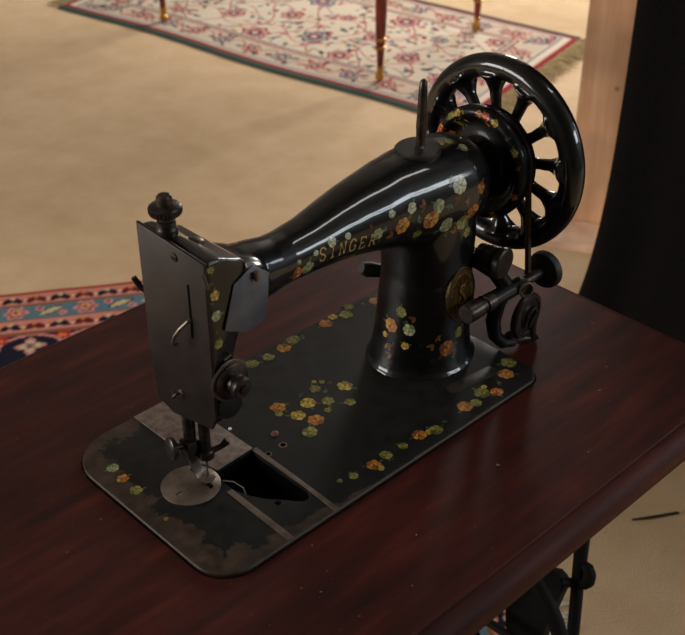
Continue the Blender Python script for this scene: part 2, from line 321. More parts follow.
class Painter:
    def __init__(self, bm, mi=1):
        self.bm = bm; self.mi = mi
        self.tree = BVHTree.FromBMesh(bm)
        self.col = bm.loops.layers.float_color.get('Col') or bm.loops.layers.float_color.new('Col')
    def at(self, P, n, u, v, a, b, h):
        o = P + u * a + v * b + n * .012
        hit = self.tree.ray_cast(o, -n, .03)
        q = hit[0] if hit[0] is not None else P + u * a + v * b
        return q + n * h
    def poly(self, P, n, u, v, pts, c, layer):
        h = .00012 + .00004 * layer
        V = [self.bm.verts.new(self.at(P, n, u, v, a, b, h)) for a, b in pts]
        ca = sum(p[0] for p in pts) / len(pts); cb = sum(p[1] for p in pts) / len(pts)
        m = self.bm.verts.new(self.at(P, n, u, v, ca, cb, h))
        for i in range(len(V)):
            f = self.bm.faces.new((V[i], V[(i + 1) % len(V)], m)); f.material_index = self.mi; f.smooth = True
            for l in f.loops: l[self.col] = lin(c)
    def blob(self, P, n, u, v, a, b, ra, rb, rot, c, layer, k=9, jit=.16):
        pts = []
        for i in range(k):
            t = 2 * PI * i / k; s = 1 + random.uniform(-jit, jit)
            x, y = ra * s * math.cos(t), rb * s * math.sin(t)
            pts.append((a + x * math.cos(rot) - y * math.sin(rot), b + x * math.sin(rot) + y * math.cos(rot)))
        self.poly(P, n, u, v, pts, c, layer)
    def stroke(self, P, n, u, v, pts, w, c, layer=3):
        for (x0, y0), (x1, y1) in zip(pts[:-1], pts[1:]):
            dx, dy = x1 - x0, y1 - y0; l = math.hypot(dx, dy) or 1; px, py = -dy / l * w / 2, dx / l * w / 2
            self.poly(P, n, u, v, [(x0 - px, y0 - py), (x1 - px, y1 - py), (x1 + px, y1 + py), (x0 + px, y0 + py)], c, layer)
    def flower(self, P, n, r, kind):
        P, n = Vector(P), Vector(n).normalized()
        x = Vector((1, 0, 0)); u = (x - n * x.dot(n)).normalized(); v = n.cross(u)
        base, dk, lt, sh = PAL[kind]; rot0 = random.uniform(0, 6.28)
        if kind in ('leaf', 'teal', 'brown') and r < .0062:
            for i in range(random.choice((2, 3))):
                a = rot0 + i * 1.1
                self.blob(P, n, u, v, r * .5 * math.cos(a), r * .5 * math.sin(a), r * .62, r * .27, a, random.choice((base, dk, lt)), 1 + i)
                self.stroke(P, n, u, v, [(0, 0), (r * math.cos(a), r * math.sin(a))], .00035, sh, 5)
            return
        k = random.choice((5, 6, 7))
        self.blob(P, n, u, v, 0, 0, r * .82, r * .78, rot0, dk, 0, 11)
        for i in range(k):
            a = rot0 + 2 * PI * i / k; c = (base, lt, base, dk)[random.randrange(4)]
            self.blob(P, n, u, v, r * .62 * math.cos(a), r * .62 * math.sin(a), r * .30, r * .40, a, c, 1 + i % 3, 8)
            self.stroke(P, n, u, v, [(r * .30 * math.cos(a + .5), r * .30 * math.sin(a + .5)), (r * .8 * math.cos(a + .45), r * .8 * math.sin(a + .45))], r * .07, sh, 5)
        for i in range(4):
            a = rot0 + 1.7 * i
            self.blob(P, n, u, v, r * .24 * math.cos(a), r * .24 * math.sin(a), r * .26, r * .17, a + 1.5, (lt, base, lt, dk)[i], 6 + i, 7)
        self.blob(P, n, u, v, 0, 0, r * .13, r * .12, 0, sh if kind != 'pale' else (190, 150, 40), 11, 6)
        for i in range(random.choice((1, 2))):
            a = random.uniform(0, 6.28)
            self.blob(P, n, u, v, r * 1.15 * math.cos(a), r * 1.15 * math.sin(a), r * .34, r * .15, a, PAL['leaf'][i], 0, 7)

# ---- the casting -----------------------------------------------------------------
def body_bm():
    bm = new()
    # pillar
    rings = []
    for z, cx, cy, rx, ry, n in ((-3, 316, 102, 53, 48.5, 2.0), (.6, 316, 102, 52.5, 48, 2.0), (2, 316, 102, 50, 45.5, 2), (10, 316, 102, 47.5, 43.5, 2),
                                 (25, 317, 102, 45, 41.5, 2.05), (50, 318, 102, 42.5, 40, 2.1), (90, 320, 102, 40.5, 38, 2.2), (120, 320, 102, 41, 38, 2.3),
                                 (150, 319, 102, 42, 38, 2.3), (170, 319, 102, 38, 34, 2.2)):
        rings.append([M3(p[0], p[1], z) for p in sup(cx, cy, rx, ry, n, 56)])
    loft(bm, rings)
    # fillet under the arm, left of the pillar
    for x, z, rr in ((276, 138, 22), (268, 147, 20), (284, 128, 24)):
        pass
    # arm
    rings = []
    for x, cy, zc, ry, rz, n in ((92, 93, 166, 25, 26, 2.6), (106, 94, 168, 24, 25, 2.4), (120, 95, 168.5, 23, 23, 2.15), (136, 96, 167.5, 21.5, 21, 2), (150, 97, 167, 21, 20.5, 2),
                                 (175, 98, 167.5, 22.5, 22, 2), (200, 100, 168.5, 25.5, 25.5, 2), (224, 101, 169, 29, 29.5, 2), (245, 101, 168.5, 32, 33, 2.05),
                                 (265, 102, 167, 34, 37, 2.1), (290, 102, 164.5, 38, 41, 2.2), (315, 102, 164, 40, 41.5, 2.25), (335, 102, 164, 40.5, 41, 2.25),
                                 (350, 102, 164, 38.5, 38.5, 2.2), (359, 102, 164, 34, 34, 2.1), (365, 102, 164, 27, 27, 2), (369, 102, 164, 18, 18, 2)):
        rings.append([M3(x, p[0], p[1]) for p in sup(cy, zc, ry, rz, n, 56)])
    loft(bm, rings)
    # root boss behind the cover plate
    rings = []
    for x, y0, y1, z0, z1, n in ((60, 58, 130, 126, 212, 6), (70, 58, 130, 136, 206, 6), (78, 59.5, 129, 144, 201, 6), (90, 61, 126, 149, 195, 5), (102, 62, 122, 151, 192, 5), (108, 64, 120, 153, 190, 4.5), (113, 70, 115, 158, 188, 3)):
        rings.append([M3(x, p[0], p[1]) for p in sup((y0 + y1) / 2, (z0 + z1) / 2, (y1 - y0) / 2, (z1 - z0) / 2, n, 56)])
    loft(bm, rings)
    # head, an extruded face-plate outline that shrinks towards the arm
    out = [(130, 221), (57, 217), (57, 90), (63, 80), (108, 70), (127, 75), (130, 118)]
    def densify(P, m=6):
        o = []
        for i in range(len(P)):
            a, b = P[i], P[(i + 1) % len(P)]
            for k in range(m): o.append((a[0] + (b[0] - a[0]) * k / m, a[1] + (b[1] - a[1]) * k / m))
        return o
    D = densify(out)
    def ring(x, ins, ztop):
        r = []
        for y, z in D:
            yy = 94 + (y - 94) * (1 - ins / 37.)
            zz = min(z, ztop) if z > 150 else z + ins * .5
            xx = x if z > 158 else 50 + (x - 50) * (.56 if z < 146 else .76)
            r.append(M3(xx, yy, zz))
        return r
    loft(bm, [ring(50, 0, 240), ring(60, 0, 219), ring(68, 0, 214), ring(82, .8, 208), ring(87, 4, 203), ring(91, 11, 199)])
    return remeshed(bm, .0016, 7)

def build_machine(dec):
    root = thing('sewing_machine', 'antique black sewing machine with gold flower decals and spoked handwheel, in the mahogany table',
                 'sewing machine', M3(185.5, 101.5, -4))
    # ---------------- bed
    bm = new()
    o0 = rrect(0, 0, 368, 203, (30, 20, 24, 40), 10)
    def off(p, d):
        return rrect(d, d, 368 - d, 203 - d, (30 - d, 20 - d, 24 - d, 40 - d), 10)
    rings = [[M3(x, y, z) for x, y in off(0, d)] for z, d in ((-20, 1.5), (-4.5, 1.0), (-3, .2), (-1.6, 0), (-.6, .6), (0, 2.0))]
    R = [[bm.verts.new(p) for p in r] for r in rings]
    for a, b in zip(R[:-1], R[1:]):
        for i in range(len(a)):
            j = (i + 1) % len(a); bm.faces.new((a[i], a[j], b[j], b[i]))
    # shuttle-race opening
    hole = [(71, 99), (71, 72), (76, 58), (83, 46), (92, 36), (97, 29), (101, 25), (106, 24.5), (110, 28), (111.5, 33), (111, 42), (110.5, 60), (111, 80), (112, 99)]
    H = [bm.verts.new(M3(x, y, 0)) for x, y in hole]
    Hb = [bm.verts.new(M3(x, y, -2.5)) for x, y in hole]
    for i in range(len(H)):
        j = (i + 1) % len(H); bm.faces.new((H[j], H[i], Hb[i], Hb[j]))
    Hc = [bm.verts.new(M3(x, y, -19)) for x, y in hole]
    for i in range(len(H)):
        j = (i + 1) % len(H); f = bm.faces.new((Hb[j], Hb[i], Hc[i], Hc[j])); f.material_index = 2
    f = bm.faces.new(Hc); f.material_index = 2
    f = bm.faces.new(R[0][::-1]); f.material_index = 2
    fill_holes(bm, [R[-1], H])
    bmesh.ops.recalc_face_normals(bm, faces=[f for f in bm.faces if f.material_index == 0])
    P = Painter(bm)
    for (p, n, r, k) in dec['bed']: P.flower(Vector((p[0], p[1], p[2])), (0, 0, 1), r, k)
    # thin stem scratched past the left flowers
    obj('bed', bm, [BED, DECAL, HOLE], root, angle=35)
    # rails, holes, screws on the bed
    def strip(name, poly, z0, z1, m, bev=.3):
        b = new(); prism(b, poly, z0, z1, lambda u, v, w: M3(u, v, w), bev); return obj(name, b, m, root)
    strip('slide_plate', [(69, 202), (69, 121), (74, 112), (76, 99), (114, 100.5), (112, 202)], .0, 1.0, RUSTY)
    b = new()
    prism(b, [(64, .8), (69.8, .8), (70.5, 74), (65.5, 74)], 0, .45, lambda u, v, w: M3(u, v, w), .1)
    obj('slide_rail', b, RAIL, root)
    b = new()
    prism(b, [(110.5, .8), (115.5, .8), (117, 99.5), (112.6, 99.5), (112.2, 33)], 0, .45, lambda u, v, w: M3(u, v, w), .1)
    obj('slide_rail', b, RAIL, root)
    b = new(); lathe(b, M3(50, 99.2, 0), (0, 0, 1), [(0, .0232), (.0012, .0235), (.0017, .0229), (.0017, .00001)], 48)
    npl = obj('needle_plate', b, STEEL, root)
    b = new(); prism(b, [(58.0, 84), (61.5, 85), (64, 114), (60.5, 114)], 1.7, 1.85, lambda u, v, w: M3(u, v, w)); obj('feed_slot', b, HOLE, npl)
    b = new()
    for k in range(7):
        box(b, M3(57.6 + .0 - k * .0, 0, 0), M3(0, 0, 0)) if False else None
    for k in range(8):
        cx, cy = 60.2 + k * .33, 88.0 + k * 2.6
        box(b, M3(cx - 1, cy - .5, 1.6), M3(cx + 1, cy + .5, 2.3))
    obj('feed_dog', b, DKSTEEL, npl)
    b = new(); lathe(b, M3(36.5, 97, 1.7), (0, 0, 1), [(0, .0032), (.0005, .0030), (.0006, .0001)], 20)
    s = obj('screw', b, STEEL, npl)
    b = new(); box(b, M3(33.6, 96.6, 2.2), M3(39.4, 97.4, 2.35)); obj('screw_slot', b, HOLE, s)
    def hole_ring(x, y, r, ring=RAIL):
        b = new(); lathe(b, M3(x, y, .02), (0, 0, 1), [(0, r * 1.5 / 1000), (.0002, r * 1.45 / 1000), (.0002, r / 1000)], 24); o = obj('oil_hole', b, ring, root)
        b = new(); lathe(b, M3(x, y, .03), (0, 0, 1), [(0, r / 1000), (.00025, r * .98 / 1000)], 20); obj('hole', b, HOLE, o)
    for (p, n, r, k) in dec['holes']: hole_ring(p[0] * 1000, p[1] * 1000, r * 1000, RAIL if k == 'ring' else BED)
    for (p, n, r, k) in dec['screws']:
        b = new(); lathe(b, Vector(p), (0, 0, 1), [(0, r), (.0012, r * .9), (.0018, r * .4)], 20)
        obj('screw', b, simple('rusty_screw', (96, 56, 48), (120, 76, 66), 200, .5, .3), root)
    b = new()
    lathe(b, M3(*dec['chip']), (0, 0, 1), [(0, .0017), (.001, .0013), (.0012, .0003)], 7)
    o = obj('paint_chip', b, simple('white_chip', (225, 220, 210), (240, 236, 228), 90, .5), root)
    # the worn oil strip at the foot of the pillar
    b = new(); pl = []
    A, B_ = (291, 40), (339, 35)
    for k in range(9): a = PI / 2 + PI * k / 8; pl.append((293 + 6.5 * math.cos(a), 40.5 + 6.5 * math.sin(a)))
    for k in range(9): a = -PI / 2 + PI * k / 8; pl.append((336 + 6.5 * math.cos(a), 35.5 + 6.5 * math.sin(a)))
    prism(b, pl, 0, .35, lambda u, v, w: M3(u, v, w), .1)
    obj('inspection_cover', b, simple('bare_iron_strip', (38, 33, 30), (58, 50, 44), 120, .45, .3), root)

    # ---------------- casting with decals
    bm = body_bm()
    P = Painter(bm)
    for (p, n, r, k) in dec['arm']: P.flower(p, n, r, k)
    # lettering along the front of the arm
    GOLD = (176, 148, 84)
    G = {'S': [[(.9, .82), (.7, 1), (.3, 1), (.08, .8), (.15, .6), (.8, .42), (.92, .2), (.7, 0), (.3, 0), (.08, .2)]],
         'I': [[(.5, 0), (.5, 1)], [(.25, 0), (.75, 0)], [(.25, 1), (.75, 1)]],
         'N': [[(.12, 0), (.12, 1), (.85, 0), (.85, 1)], [(0, 0), (.28, 0)], [(.7, 1), (1, 1)]],
         'G': [[(.9, .8), (.7, 1), (.3, 1), (.05, .75), (.05, .25), (.3, 0), (.75, 0), (.9, .2), (.9, .48), (.6, .48)]],
         'E': [[(.15, 0), (.15, 1)], [(.0, 1), (.8, 1), (.85, .82)], [(.15, .52), (.6, .52)], [(.0, 0), (.85, 0), (.9, .2)]],
         'R': [[(.15, 0), (.15, 1)], [(0, 1), (.65, 1), (.85, .85), (.8, .6), (.6, .5), (.15, .5)], [(.5, .5), (.95, 0)], [(0, 0), (.3, 0)]]}
    (pa, na), (pb, nb) = dec['text']
    pa, pb, na, nb = Vector(pa), Vector(pb), Vector(na), Vector(nb)
    word = 'SINGER'
    for i, ch in enumerate(word):
        t = i / 5.; p = pa.lerp(pb, t); n = na.lerp(nb, t).normalized()
        h = P.tree.ray_cast(p + n * .02, -n, .05)
        if h[0] is not None: p = h[0]
        d = (pb - pa).normalized(); u = (d - n * d.dot(n)).normalized(); v = n.cross(u)
        W, H_ = .0066, .0105
        for st in G[ch]:
            P.stroke(p, n, u, v, [((x - .5) * W, (y - .5) * H_) for x, y in st], .0013, GOLD, 3)
            P.stroke(p, n, u, v, [((x - .5) * W + .0004, (y - .5) * H_ - .0004) for x, y in st], .0006, (90, 60, 24), 2)
    arm = obj('arm', bm, [JAP, DECAL], root, smooth=False)
    for f in arm.data.polygons: f.use_smooth = True

    # medallion on the pillar
    p, n = dec['medal']; p = Vector(p); n = Vector(n).normalized()
    x = Vector((0, 0, 1)); v = (x - n * x.dot(n)).normalized(); u = v.cross(n)
    v, u = (v * .93 + u * .0).normalized(), u
    bm = new()
    def oval(a, b, h, k=36):
        a *= 1.12; b *= 1.12
        return [p + n * h + u * a * math.cos(2 * PI * i / k) + v * b * math.sin(2 * PI * i / k) for i in range(k)]
    loft(bm, [oval(.0165, .0235, -.006), oval(.0165, .0235, .0006), oval(.0160, .0230, .0012), oval(.0152, .0222, .0012), oval(.0148, .0218, .0007), oval(.0112, .0175, .0007), oval(.0108, .017, .0010), oval(.0104, .0166, .0007)])
    md = obj('badge', bm, simple('dark_gilt', (58, 42, 18), (92, 68, 30), 220, .42, .5, detail=5, bmp=.15), root)
    bm = new()
    for k in range(26):            # ring of small raised letters
        a = PI * .02 + 2 * PI * k / 26; q = p + u * .0131 * math.cos(a) + v * .0198 * math.sin(a) + n * .0010
        tube(bm, [q - n * .0006, q + n * .0002], .00075, 6)
    S = [(.8, .85), (.4, 1), (-.4, 1), (-.8, .6), (-.5, .2), (.5, -.2), (.8, -.6), (.4, -1), (-.4, -1), (-.8, -.85)]
    tube(bm, [p + u * a * .0042 + v * b * .0085 + n * .0013 for a, b in S], .0009, 8)
    for s in (-1, 1):
        tube(bm, [p + u * .008 * s - v * .012 + n * .0011, p - u * .006 * s + v * .013 + n * .0011], .0006, 6)
    tube(bm, [p - v * .0155 + n * .001, p - v * .004 + u * .0022 + n * .0015, p + v * .004 - u * .0022 + n * .0015, p + v * .0155 + n * .001], [.0004, .0009, .0009, .0004], 6)
    obj('emblem', bm, simple('gilt_relief', (118, 88, 40), (146, 112, 54), 200, .4, .6), md)

    # ---------------- face plate and its fittings
    bm = new()
    prism(bm, [(131, 222), (56, 218), (56, 90), (62, 78.5), (108, 68), (127.5, 73), (131, 118)][::-1], 47.6, 50.4, lambda u, v, w: M3(w, u, v), .6)
    fp = obj('face_plate', bm, FACE, root)
    bm = new(); prism(bm, [(74.2, 152), (76.4, 152), (76.4, 195), (74.2, 195)], 47.3, 47.7, lambda u, v, w: M3(w, u, v)); obj('takeup_slot', bm, HOLE, fp)
    bm = new(); tube(bm, [M3(51, 75.3, 166), M3(45, 76, 166), M3(40, 79, 161), M3(37.5, 83, 154), M3(37, 85, 148), M3(38, 84.5, 145.5), M3(40, 83.5, 147)], [.0015, .0014, .0013, .0012, .0011, .0011, .0010], 8)
    obj('takeup_lever', bm, STEEL, fp)
    for y, z in ((88, 211), (96, 93)):
        bm = new(); lathe(bm, M3(47.6, y, z), (-1, 0, 0), [(0, .0034), (.0008, .0032), (.0011, .002)], 18)
        s = obj('screw', bm, FACE if z > 150 else STEEL, fp)
        bm = new(); box(bm, M3(46.3, y - 3, z - .35), M3(46.6, y + 3, z + .35)); obj('screw_slot', bm, HOLE, s)
    bm = new()
    tube(bm, [M3(47.5, 96, 93), M3(43, 96.5, 94), M3(41.5, 98, 92), M3(42, 99.5, 90), M3(44, 99.5, 89.5)], .0009, 8); obj('thread_guide', bm, STEEL, fp)
    bm = new(); lathe(bm, M3(47.6, 107, 88), (-1, 0, 0), [(0, .0024), (.0006, .0022)], 14); obj('rivet', bm, FACE, fp)
    # small hook catching light at the top front corner
    bm = new(); tube(bm, [M3(48, 57, 208), M3(46, 55.5, 211), M3(47, 54, 206), M3(49, 55, 200)], .0013, 8); obj('wire_hook', bm, STEEL, fp)
    # presser lifting lever behind the plate
    bm = new(); tube(bm, [M3(60, 126, 158), M3(55, 133, 160), M3(50, 138, 165), M3(47, 141, 173)], [.0032, .0030, .0026, .0022], 10)
    obj('presser_lifter', bm, DKSTEEL, root)
    # pressure thumb screw on top
    bm = new(); lathe(bm, M3(56, 106, 206), (0, 0, 1), [(0, .0075), (.017, .0075), (.018, .0066), (.023, .0064), (.0235, .0050), (.028, .0050), (.0285, .0108), (.0292, .0113), (.0338, .0113), (.0345, .0106), (.0355, .0058), (.041, .0055), (.0425, .004), (.0428, .0001)], 36)
    ts = obj('thumb_screw', bm, DKSTEEL, root)
    # knurling
    bm = new()
    for k in range(30):
        a = 2 * PI * k / 30; q = M3(56, 106, 206) + Vector((math.cos(a) * .0113, math.sin(a) * .0113, .0300)); tube(bm, [q, q + Vector((0, 0, .0033))], .0005, 5)
    obj('knurling', bm, DKSTEEL, ts)
    bm = new(); lathe(bm, M3(69, 93, 211), (.25, 0, 1), [(0, .0062), (.003, .006), (.0042, .0045), (.0045, .0001)], 20)
    s = obj('screw', bm, DKSTEEL, root)
    bm = new(); prism(bm, [(62, 84), (65, 84), (66, 90), (63, 90)], 0, 1, lambda u, v, w: M3(u + 4, v - 3, 213 + w)); obj('brass_tab', bm, BRASS, s)

    # cover plate on the arm root
    pl = [(89.5, 201), (102.5, 190), (99, 158), (90, 153), (79, 151.5), (60.5, 161), (71.5, 193)]
    bm = new(); prism(bm, pl[::-1], 0, 1, lambda u, v, w: M3(u, 56.2 + w * 1.3 - (201 - v) * .03, v), .35)
    cv = obj('cover_plate', bm, GUN, root)
    bm = new(); tube(bm, [M3(89.5, 54.2, 197), M3(89.5, 53.2, 190)], [.0022, .0018], 10); obj('rivet', bm, STEEL, cv)
    bm = new(); box(bm, M3(84, 57, 160), M3(98, 66, 190), .0015); obj('mounting_block', bm, JAP, cv)
    # tension assembly
    T = M3(62, 58, 119)
    bm = new(); lathe(bm, T, (0, -1, 0), [(-.004, .011), (.001, .011), (.0015, .0158), (.0028, .0166), (.0036, .0160), (.004, .008)], 36); t = obj('tension_disc', bm, STEEL, root)
    bm = new(); lathe(bm, T + Vector((0, -.0042, 0)), (0, -1, 0), [(0, .008), (.0006, .0138), (.0018, .0142), (.0024, .013), (.0026, .006)], 36); obj('tension_disc', bm, DKSTEEL, root)
    bm = new(); pts = []
    for k in range(60):
        a = k * .55; pts.append(T + Vector((.0072 * math.cos(a), -.006 - k * .00010, .0072 * math.sin(a))))
    tube(bm, pts, .0009, 6); obj('tension_spring', bm, DKSTEEL, root)
    bm = new(); lathe(bm, T + Vector((0, -.006, 0)), (0, -1, 0), [(0, .0052), (.006, .0052), (.0062, .0074), (.007, .0080), (.0112, .0080), (.012, .0072), (.0122, .0036), (.0142, .0032), (.0146, .0001)], 28); obj('tension_nut', bm, DKSTEEL, root)
    bm = new(); tube(bm, [T + Vector((.004, .002, .019)), T + Vector((.001, -.004, .0215)), T + Vector((-.004, -.003, .019))], .0009, 8); obj('check_spring', bm, STEEL, root)
    bm = new(); lathe(bm, M3(61, 60, 97), (0, -1, 0), [(-.003, .012), (.003, .012), (.005, .0108), (.0055, .006)], 28); obj('bracket', bm, JAP, root)

    # ---------------- needle bar, presser bar, foot
    bm = new(); tube(bm, [M3(64, 95, 85), M3(64, 95, 28)], .0044, 20); tube(bm, [M3(64, 95, 28), M3(64, 95, 23)], [.0044, .002], 20)
    nb = obj('needle_bar', bm, DKSTEEL, root)
    bm = new(); lathe(bm, M3(64, 95, 24), (0, 0, 1), [(0, .006), (.001, .0066), (.007, .0066), (.008, .0058)], 20); obj('needle_clamp', bm, DKSTEEL, nb)
    bm = new(); tube(bm, [M3(66, 92, 30), M3(74, 88, 33), M3(79, 86, 37)], [.0026, .0024, .0036], 10); obj('clamp_screw', bm, DKSTEEL, nb)
    bm = new(); tube(bm, [M3(64, 95, 25), M3(64, 95, -1)], [.001, .0005], 8); obj('needle', bm, STEEL, nb)
    bm = new(); tube(bm, [M3(56, 103, 85), M3(56, 103, 30)], .0048, 18); pb_ = obj('presser_bar', bm, DKSTEEL, root)
    bm = new(); box(bm, M3(49, 97, 26), M3(61, 109, 42), .0018); obj('foot_holder', bm, DKSTEEL, pb_)
    bm = new()
    rows = []
    for x, y, z, w, t in ((55, 102, 30, 5, 2.5), (56, 100, 20, 5.5, 2.2), (58, 100, 12, 5, 1.8), (60, 99, 6.5, 5.5, 1.4), (61.5, 96, 4.2, 6, 1.1), (63, 92, 3.6, 5.5, 1.0), (64, 88.5, 4.6, 3.6, .8)):
        rows.append([M3(x + w * a * .95, y + w * a * .35, z + b * t) for a, b in ((-1, -.6), (-.6, -1), (.6, -1), (1, -.6), (1, .6), (.6, 1), (-.6, 1), (-1, .6))])
    loft(bm, rows)
    obj('presser_foot', bm, STEEL, pb_)
    bm = new(); d = Vector((-1, .25, .1))
    lathe(bm, M3(50, 103.5, 38), d, [(0, .003), (.007, .003), (.0072, .0085), (.008, .0093), (.0112, .0093), (.012, .0084), (.0125, .0001)], 28)
    obj('foot_screw', bm, DKSTEEL, pb_)
    # light thread loop hanging in the opening
    bm = new(); tube(bm, [M3(71, 86, 1), M3(77, 80, 0), M3(80, 72, -3), M3(78, 66, -6), M3(74, 66, -8)], .0005, 6); obj('thread_wire', bm, simple('pale_wire', (110, 104, 98), (130, 124, 118), 50, .4), root)

    # ---------------- spool pin
    bm = new(); lathe(bm, M3(301, 100, 201), (-.06, 0, 1), [(-.004, .016), (.0005, .0185), (.0015, .0192), (.0055, .0192), (.0066, .018), (.0068, .0001)], 40)
    sp = obj('spool_plate', bm, simple('dull_black_iron', (34, 31, 29), (48, 44, 41), 70, .42, .3, detail=5), root)
    bm = new(); tube(bm, [M3(301, 98, 206), M3(302, 98.5, 209), M3(302.5, 98.7, 225), M3(304, 99.4, 255), M3(304.5, 99.5, 262), M3(304.6, 99.5, 264)], [.0048, .0034, .0042, .0036, .003, .0014], 14)
    obj('spool_pin', bm, DKSTEEL, sp)
    bm = new(); lathe(bm, M3(301, 95, 207), (0, 0, 1), [(0, .0016), (.001, .0013)], 10); obj('rivet', bm, STEEL, sp)

    # ---------------- hand wheel
    CY, CZ, XW = 104, 164, 413
    bm = new()
    def torus(R, rr, rx, x, n=72, m=20):
        rings = []
        for i in range(n):
            a = 2 * PI * i / n
            rings.append([M3(x + rx * math.cos(2 * PI * k / m), CY + (R + rr * math.sin(2 * PI * k / m)) * math.cos(a), CZ + (R + rr * math.sin(2 * PI * k / m)) * math.sin(a)) for k in range(m)])
        rings.append(rings[0])
        V = [[bm.verts.new(p) for p in r] for r in rings[:-1]]
        for i in range(n):
            A_, B2 = V[i], V[(i + 1) % n]
            for k in range(m):
                l = (k + 1) % m; bm.faces.new((A_[k], B2[k], B2[l], A_[l]))
    torus(79.5, 10.8, 11, XW)
    lathe(bm, M3(398, CY, CZ), (1, 0, 0), [(0, .030), (.006, .032), (.018, .030), (.024, .022), (.026, .012)], 48)
    for k in range(12):
        a = math.radians(22 + 30 * k)
        def sp_(r, x, da=0): return M3(x, CY + r * math.cos(a + da), CZ + r * math.sin(a + da))
        tube(bm, [sp_(24, 408), sp_(34, 409), sp_(46, 411, .015), sp_(58, 412), sp_(66, 413), sp_(74, 413)], [.0115, .0064, .0050, .0056, .0094, .0160], 14)
    bm = remeshed(bm, .0017, 5)
    hw = obj('handwheel', bm, JAPW, root, smooth=False)
    # flower-painted clutch hub
    bm = new()
    prof = [(366, 15), (372, 16), (374, 22), (386, 23), (388, 25), (389.5, 34), (388, 38), (383.5, 40.5), (380.5, 44), (380.2, 47), (382.5, 50), (387, 51.5), (392, 51), (396, 48.5), (397.5, 43), (401, 42), (403, 45.5), (406, 46.5), (408.5, 44), (409, 30), (409, 5)]
    lathe(bm, M3(366, CY, CZ), (1, 0, 0), [((a - 366) / 1000, r / 1000) for a, r in prof], 80)
    bmesh.ops.recalc_face_normals(bm, faces=bm.faces)
    P = Painter(bm)
    for ang, r, k in ((150, 4.2, 'olive'), (135, 3.4, 'leaf'), (112, 4.2, 'gold'), (99, 4.8, 'red'), (90, 3.6, 'rose'), (70, 3.2, 'brown'), (60, 4.4, 'gold'), (50, 5, 'olive'), (42, 3.4, 'leaf'), (27, 4.8, 'red'), (17, 4.4, 'rose'), (8, 3.2, 'leaf'), (-3, 4.4, 'brown'), (-12, 3.6, 'gold'), (165, 3.6, 'brown'), (200, 4, 'rose'), (240, 4, 'gold'), (300, 4, 'rose')):
        a = math.radians(ang); n = Vector((-.8, .6 * math.cos(a), .6 * math.sin(a)))
        o = M3(380.6, CY + 47 * math.cos(a), CZ + 47 * math.sin(a)) 
        h = P.tree.ray_cast(o + n * .02, -n, .05)
        if h[0] is not None: P.flower(h[0], h[1] if h[1].dot(n) > 0 else -h[1], r / 1000, k)
    hub = obj('clutch_hub', bm, [JAPD, DECAL], hw, angle=50)
    bm = new(); lathe(bm, M3(379, 100, 187.2), (-.2, -.1, 1), [(-.002, .0032), (.0012, .003), (.0018, .001)], 16); obj('set_screw', bm, DKSTEEL, hub)

    # ---------------- stitch-length knob at the pillar's end
    K = M3(352, 70, 100.0)
    bm = new(); lathe(bm, K, (.12, -1, -.05), [(0, .010), (.006, .0105), (.0065, .0085), (.009, .0085), (.0095, .0115), (.0165, .0118), (.017, .009), (.019, .009), (.0195, .0135), (.0215, .0142), (.0255, .0142), (.0268, .0128), (.027, .0001)], 32)
    obj('stitch_length_knob', bm, DKSTEEL, root)
    # tripper knob on the far side
    bm = new(); tube(bm, [M3(330, 135, 62), M3(316, 142, 66), M3(304, 148, 70), M3(296, 151, 73), M3(290, 153, 76)], [.0042, .0044, .0068, .0074, .0050], 14)
    obj('release_knob', bm, RUBBER, root)

    # ---------------- bobbin winder
    W0 = M3(311, 48, 64.5)
    bm = new(); tube(bm, [M3(356, 80, 92), M3(366, 62, 80), M3(368, 50, 68)], [.009, .008, .0075], 14)
    tube(bm, [M3(345, 48, 64.5), M3(384, 48, 64.5)], .0078, 18)
    w = obj('bobbin_winder', bm, JAP, root)
    bm = new(); lathe(bm, W0, (1, 0, 0), [(0, .0001), (.0003, .0078), (.002, .0086), (.018, .0086), (.019, .007), (.024, .0068), (.0245, .0082), (.034, .0084), (.035, .006), (.037, .006)], 26); obj('winder_cup', bm, DKSTEEL, w)
    bm = new(); tube(bm, [M3(346, 48, 64.5), M3(420, 48, 64.5)], .0048, 14); obj('winder_spindle', bm, DKSTEEL, w)
    bm = new(); lathe(bm, M3(383, 44, 65), (-.35, -.9, .05), [(-.005, .0072), (.006, .0075), (.0085, .0078), (.009, .0060), (.004, .0052)], 22); obj('guide_eye', bm, STEEL, w)
    bm = new(); lathe(bm, M3(414, 48, 64.5), (1, 0, 0), [(0, .007), (.002, .013), (.0035, .0165), (.0065, .0178), (.010, .0178), (.012, .016), (.0125, .009), (.014, .008), (.0145, .0001)], 36); obj('winder_tyre', bm, RUBBER, w)
    bm = new(); lathe(bm, M3(396, 46, 27), (.12, -1, 0), [(-.004, .018), (-.003, .0215), (.001, .0225), (.003, .0215), (.0035, .018), (.0025, .0172), (.0025, .012), (.004, .011), (.004, .0001)], 40)
    g = obj('heart_cam_gear', bm, simple('dark_cast_gear', (40, 33, 30), (66, 55, 50), 130, .4, .5, detail=5), w)
    bm = new(); tube(bm, [M3(388, 40.5, 20), M3(391, 40, 32), M3(399, 40, 37), M3(405, 40.5, 30), M3(399, 40.5, 24), M3(396, 40.5, 17)], .0018, 8); obj('heart_cam', bm, DKSTEEL, g)
    bm = new(); tube(bm, [M3(372, 52, 66), M3(366, 56, 50), M3(362, 57, 32), M3(364, 55, 16), M3(372, 52, 6), M3(384, 49, 3)], [.0075, .0072, .007, .0066, .006, .0055], 14)
    obj('winder_arm', bm, JAP, w)
    bm = new(); tube(bm, [M3(378, 50, 12), M3(384, 49, 5), M3(396, 47, 1), M3(404, 44, -1), M3(409, 42, 2)], [.004, .005, .0045, .004, .005], 12)
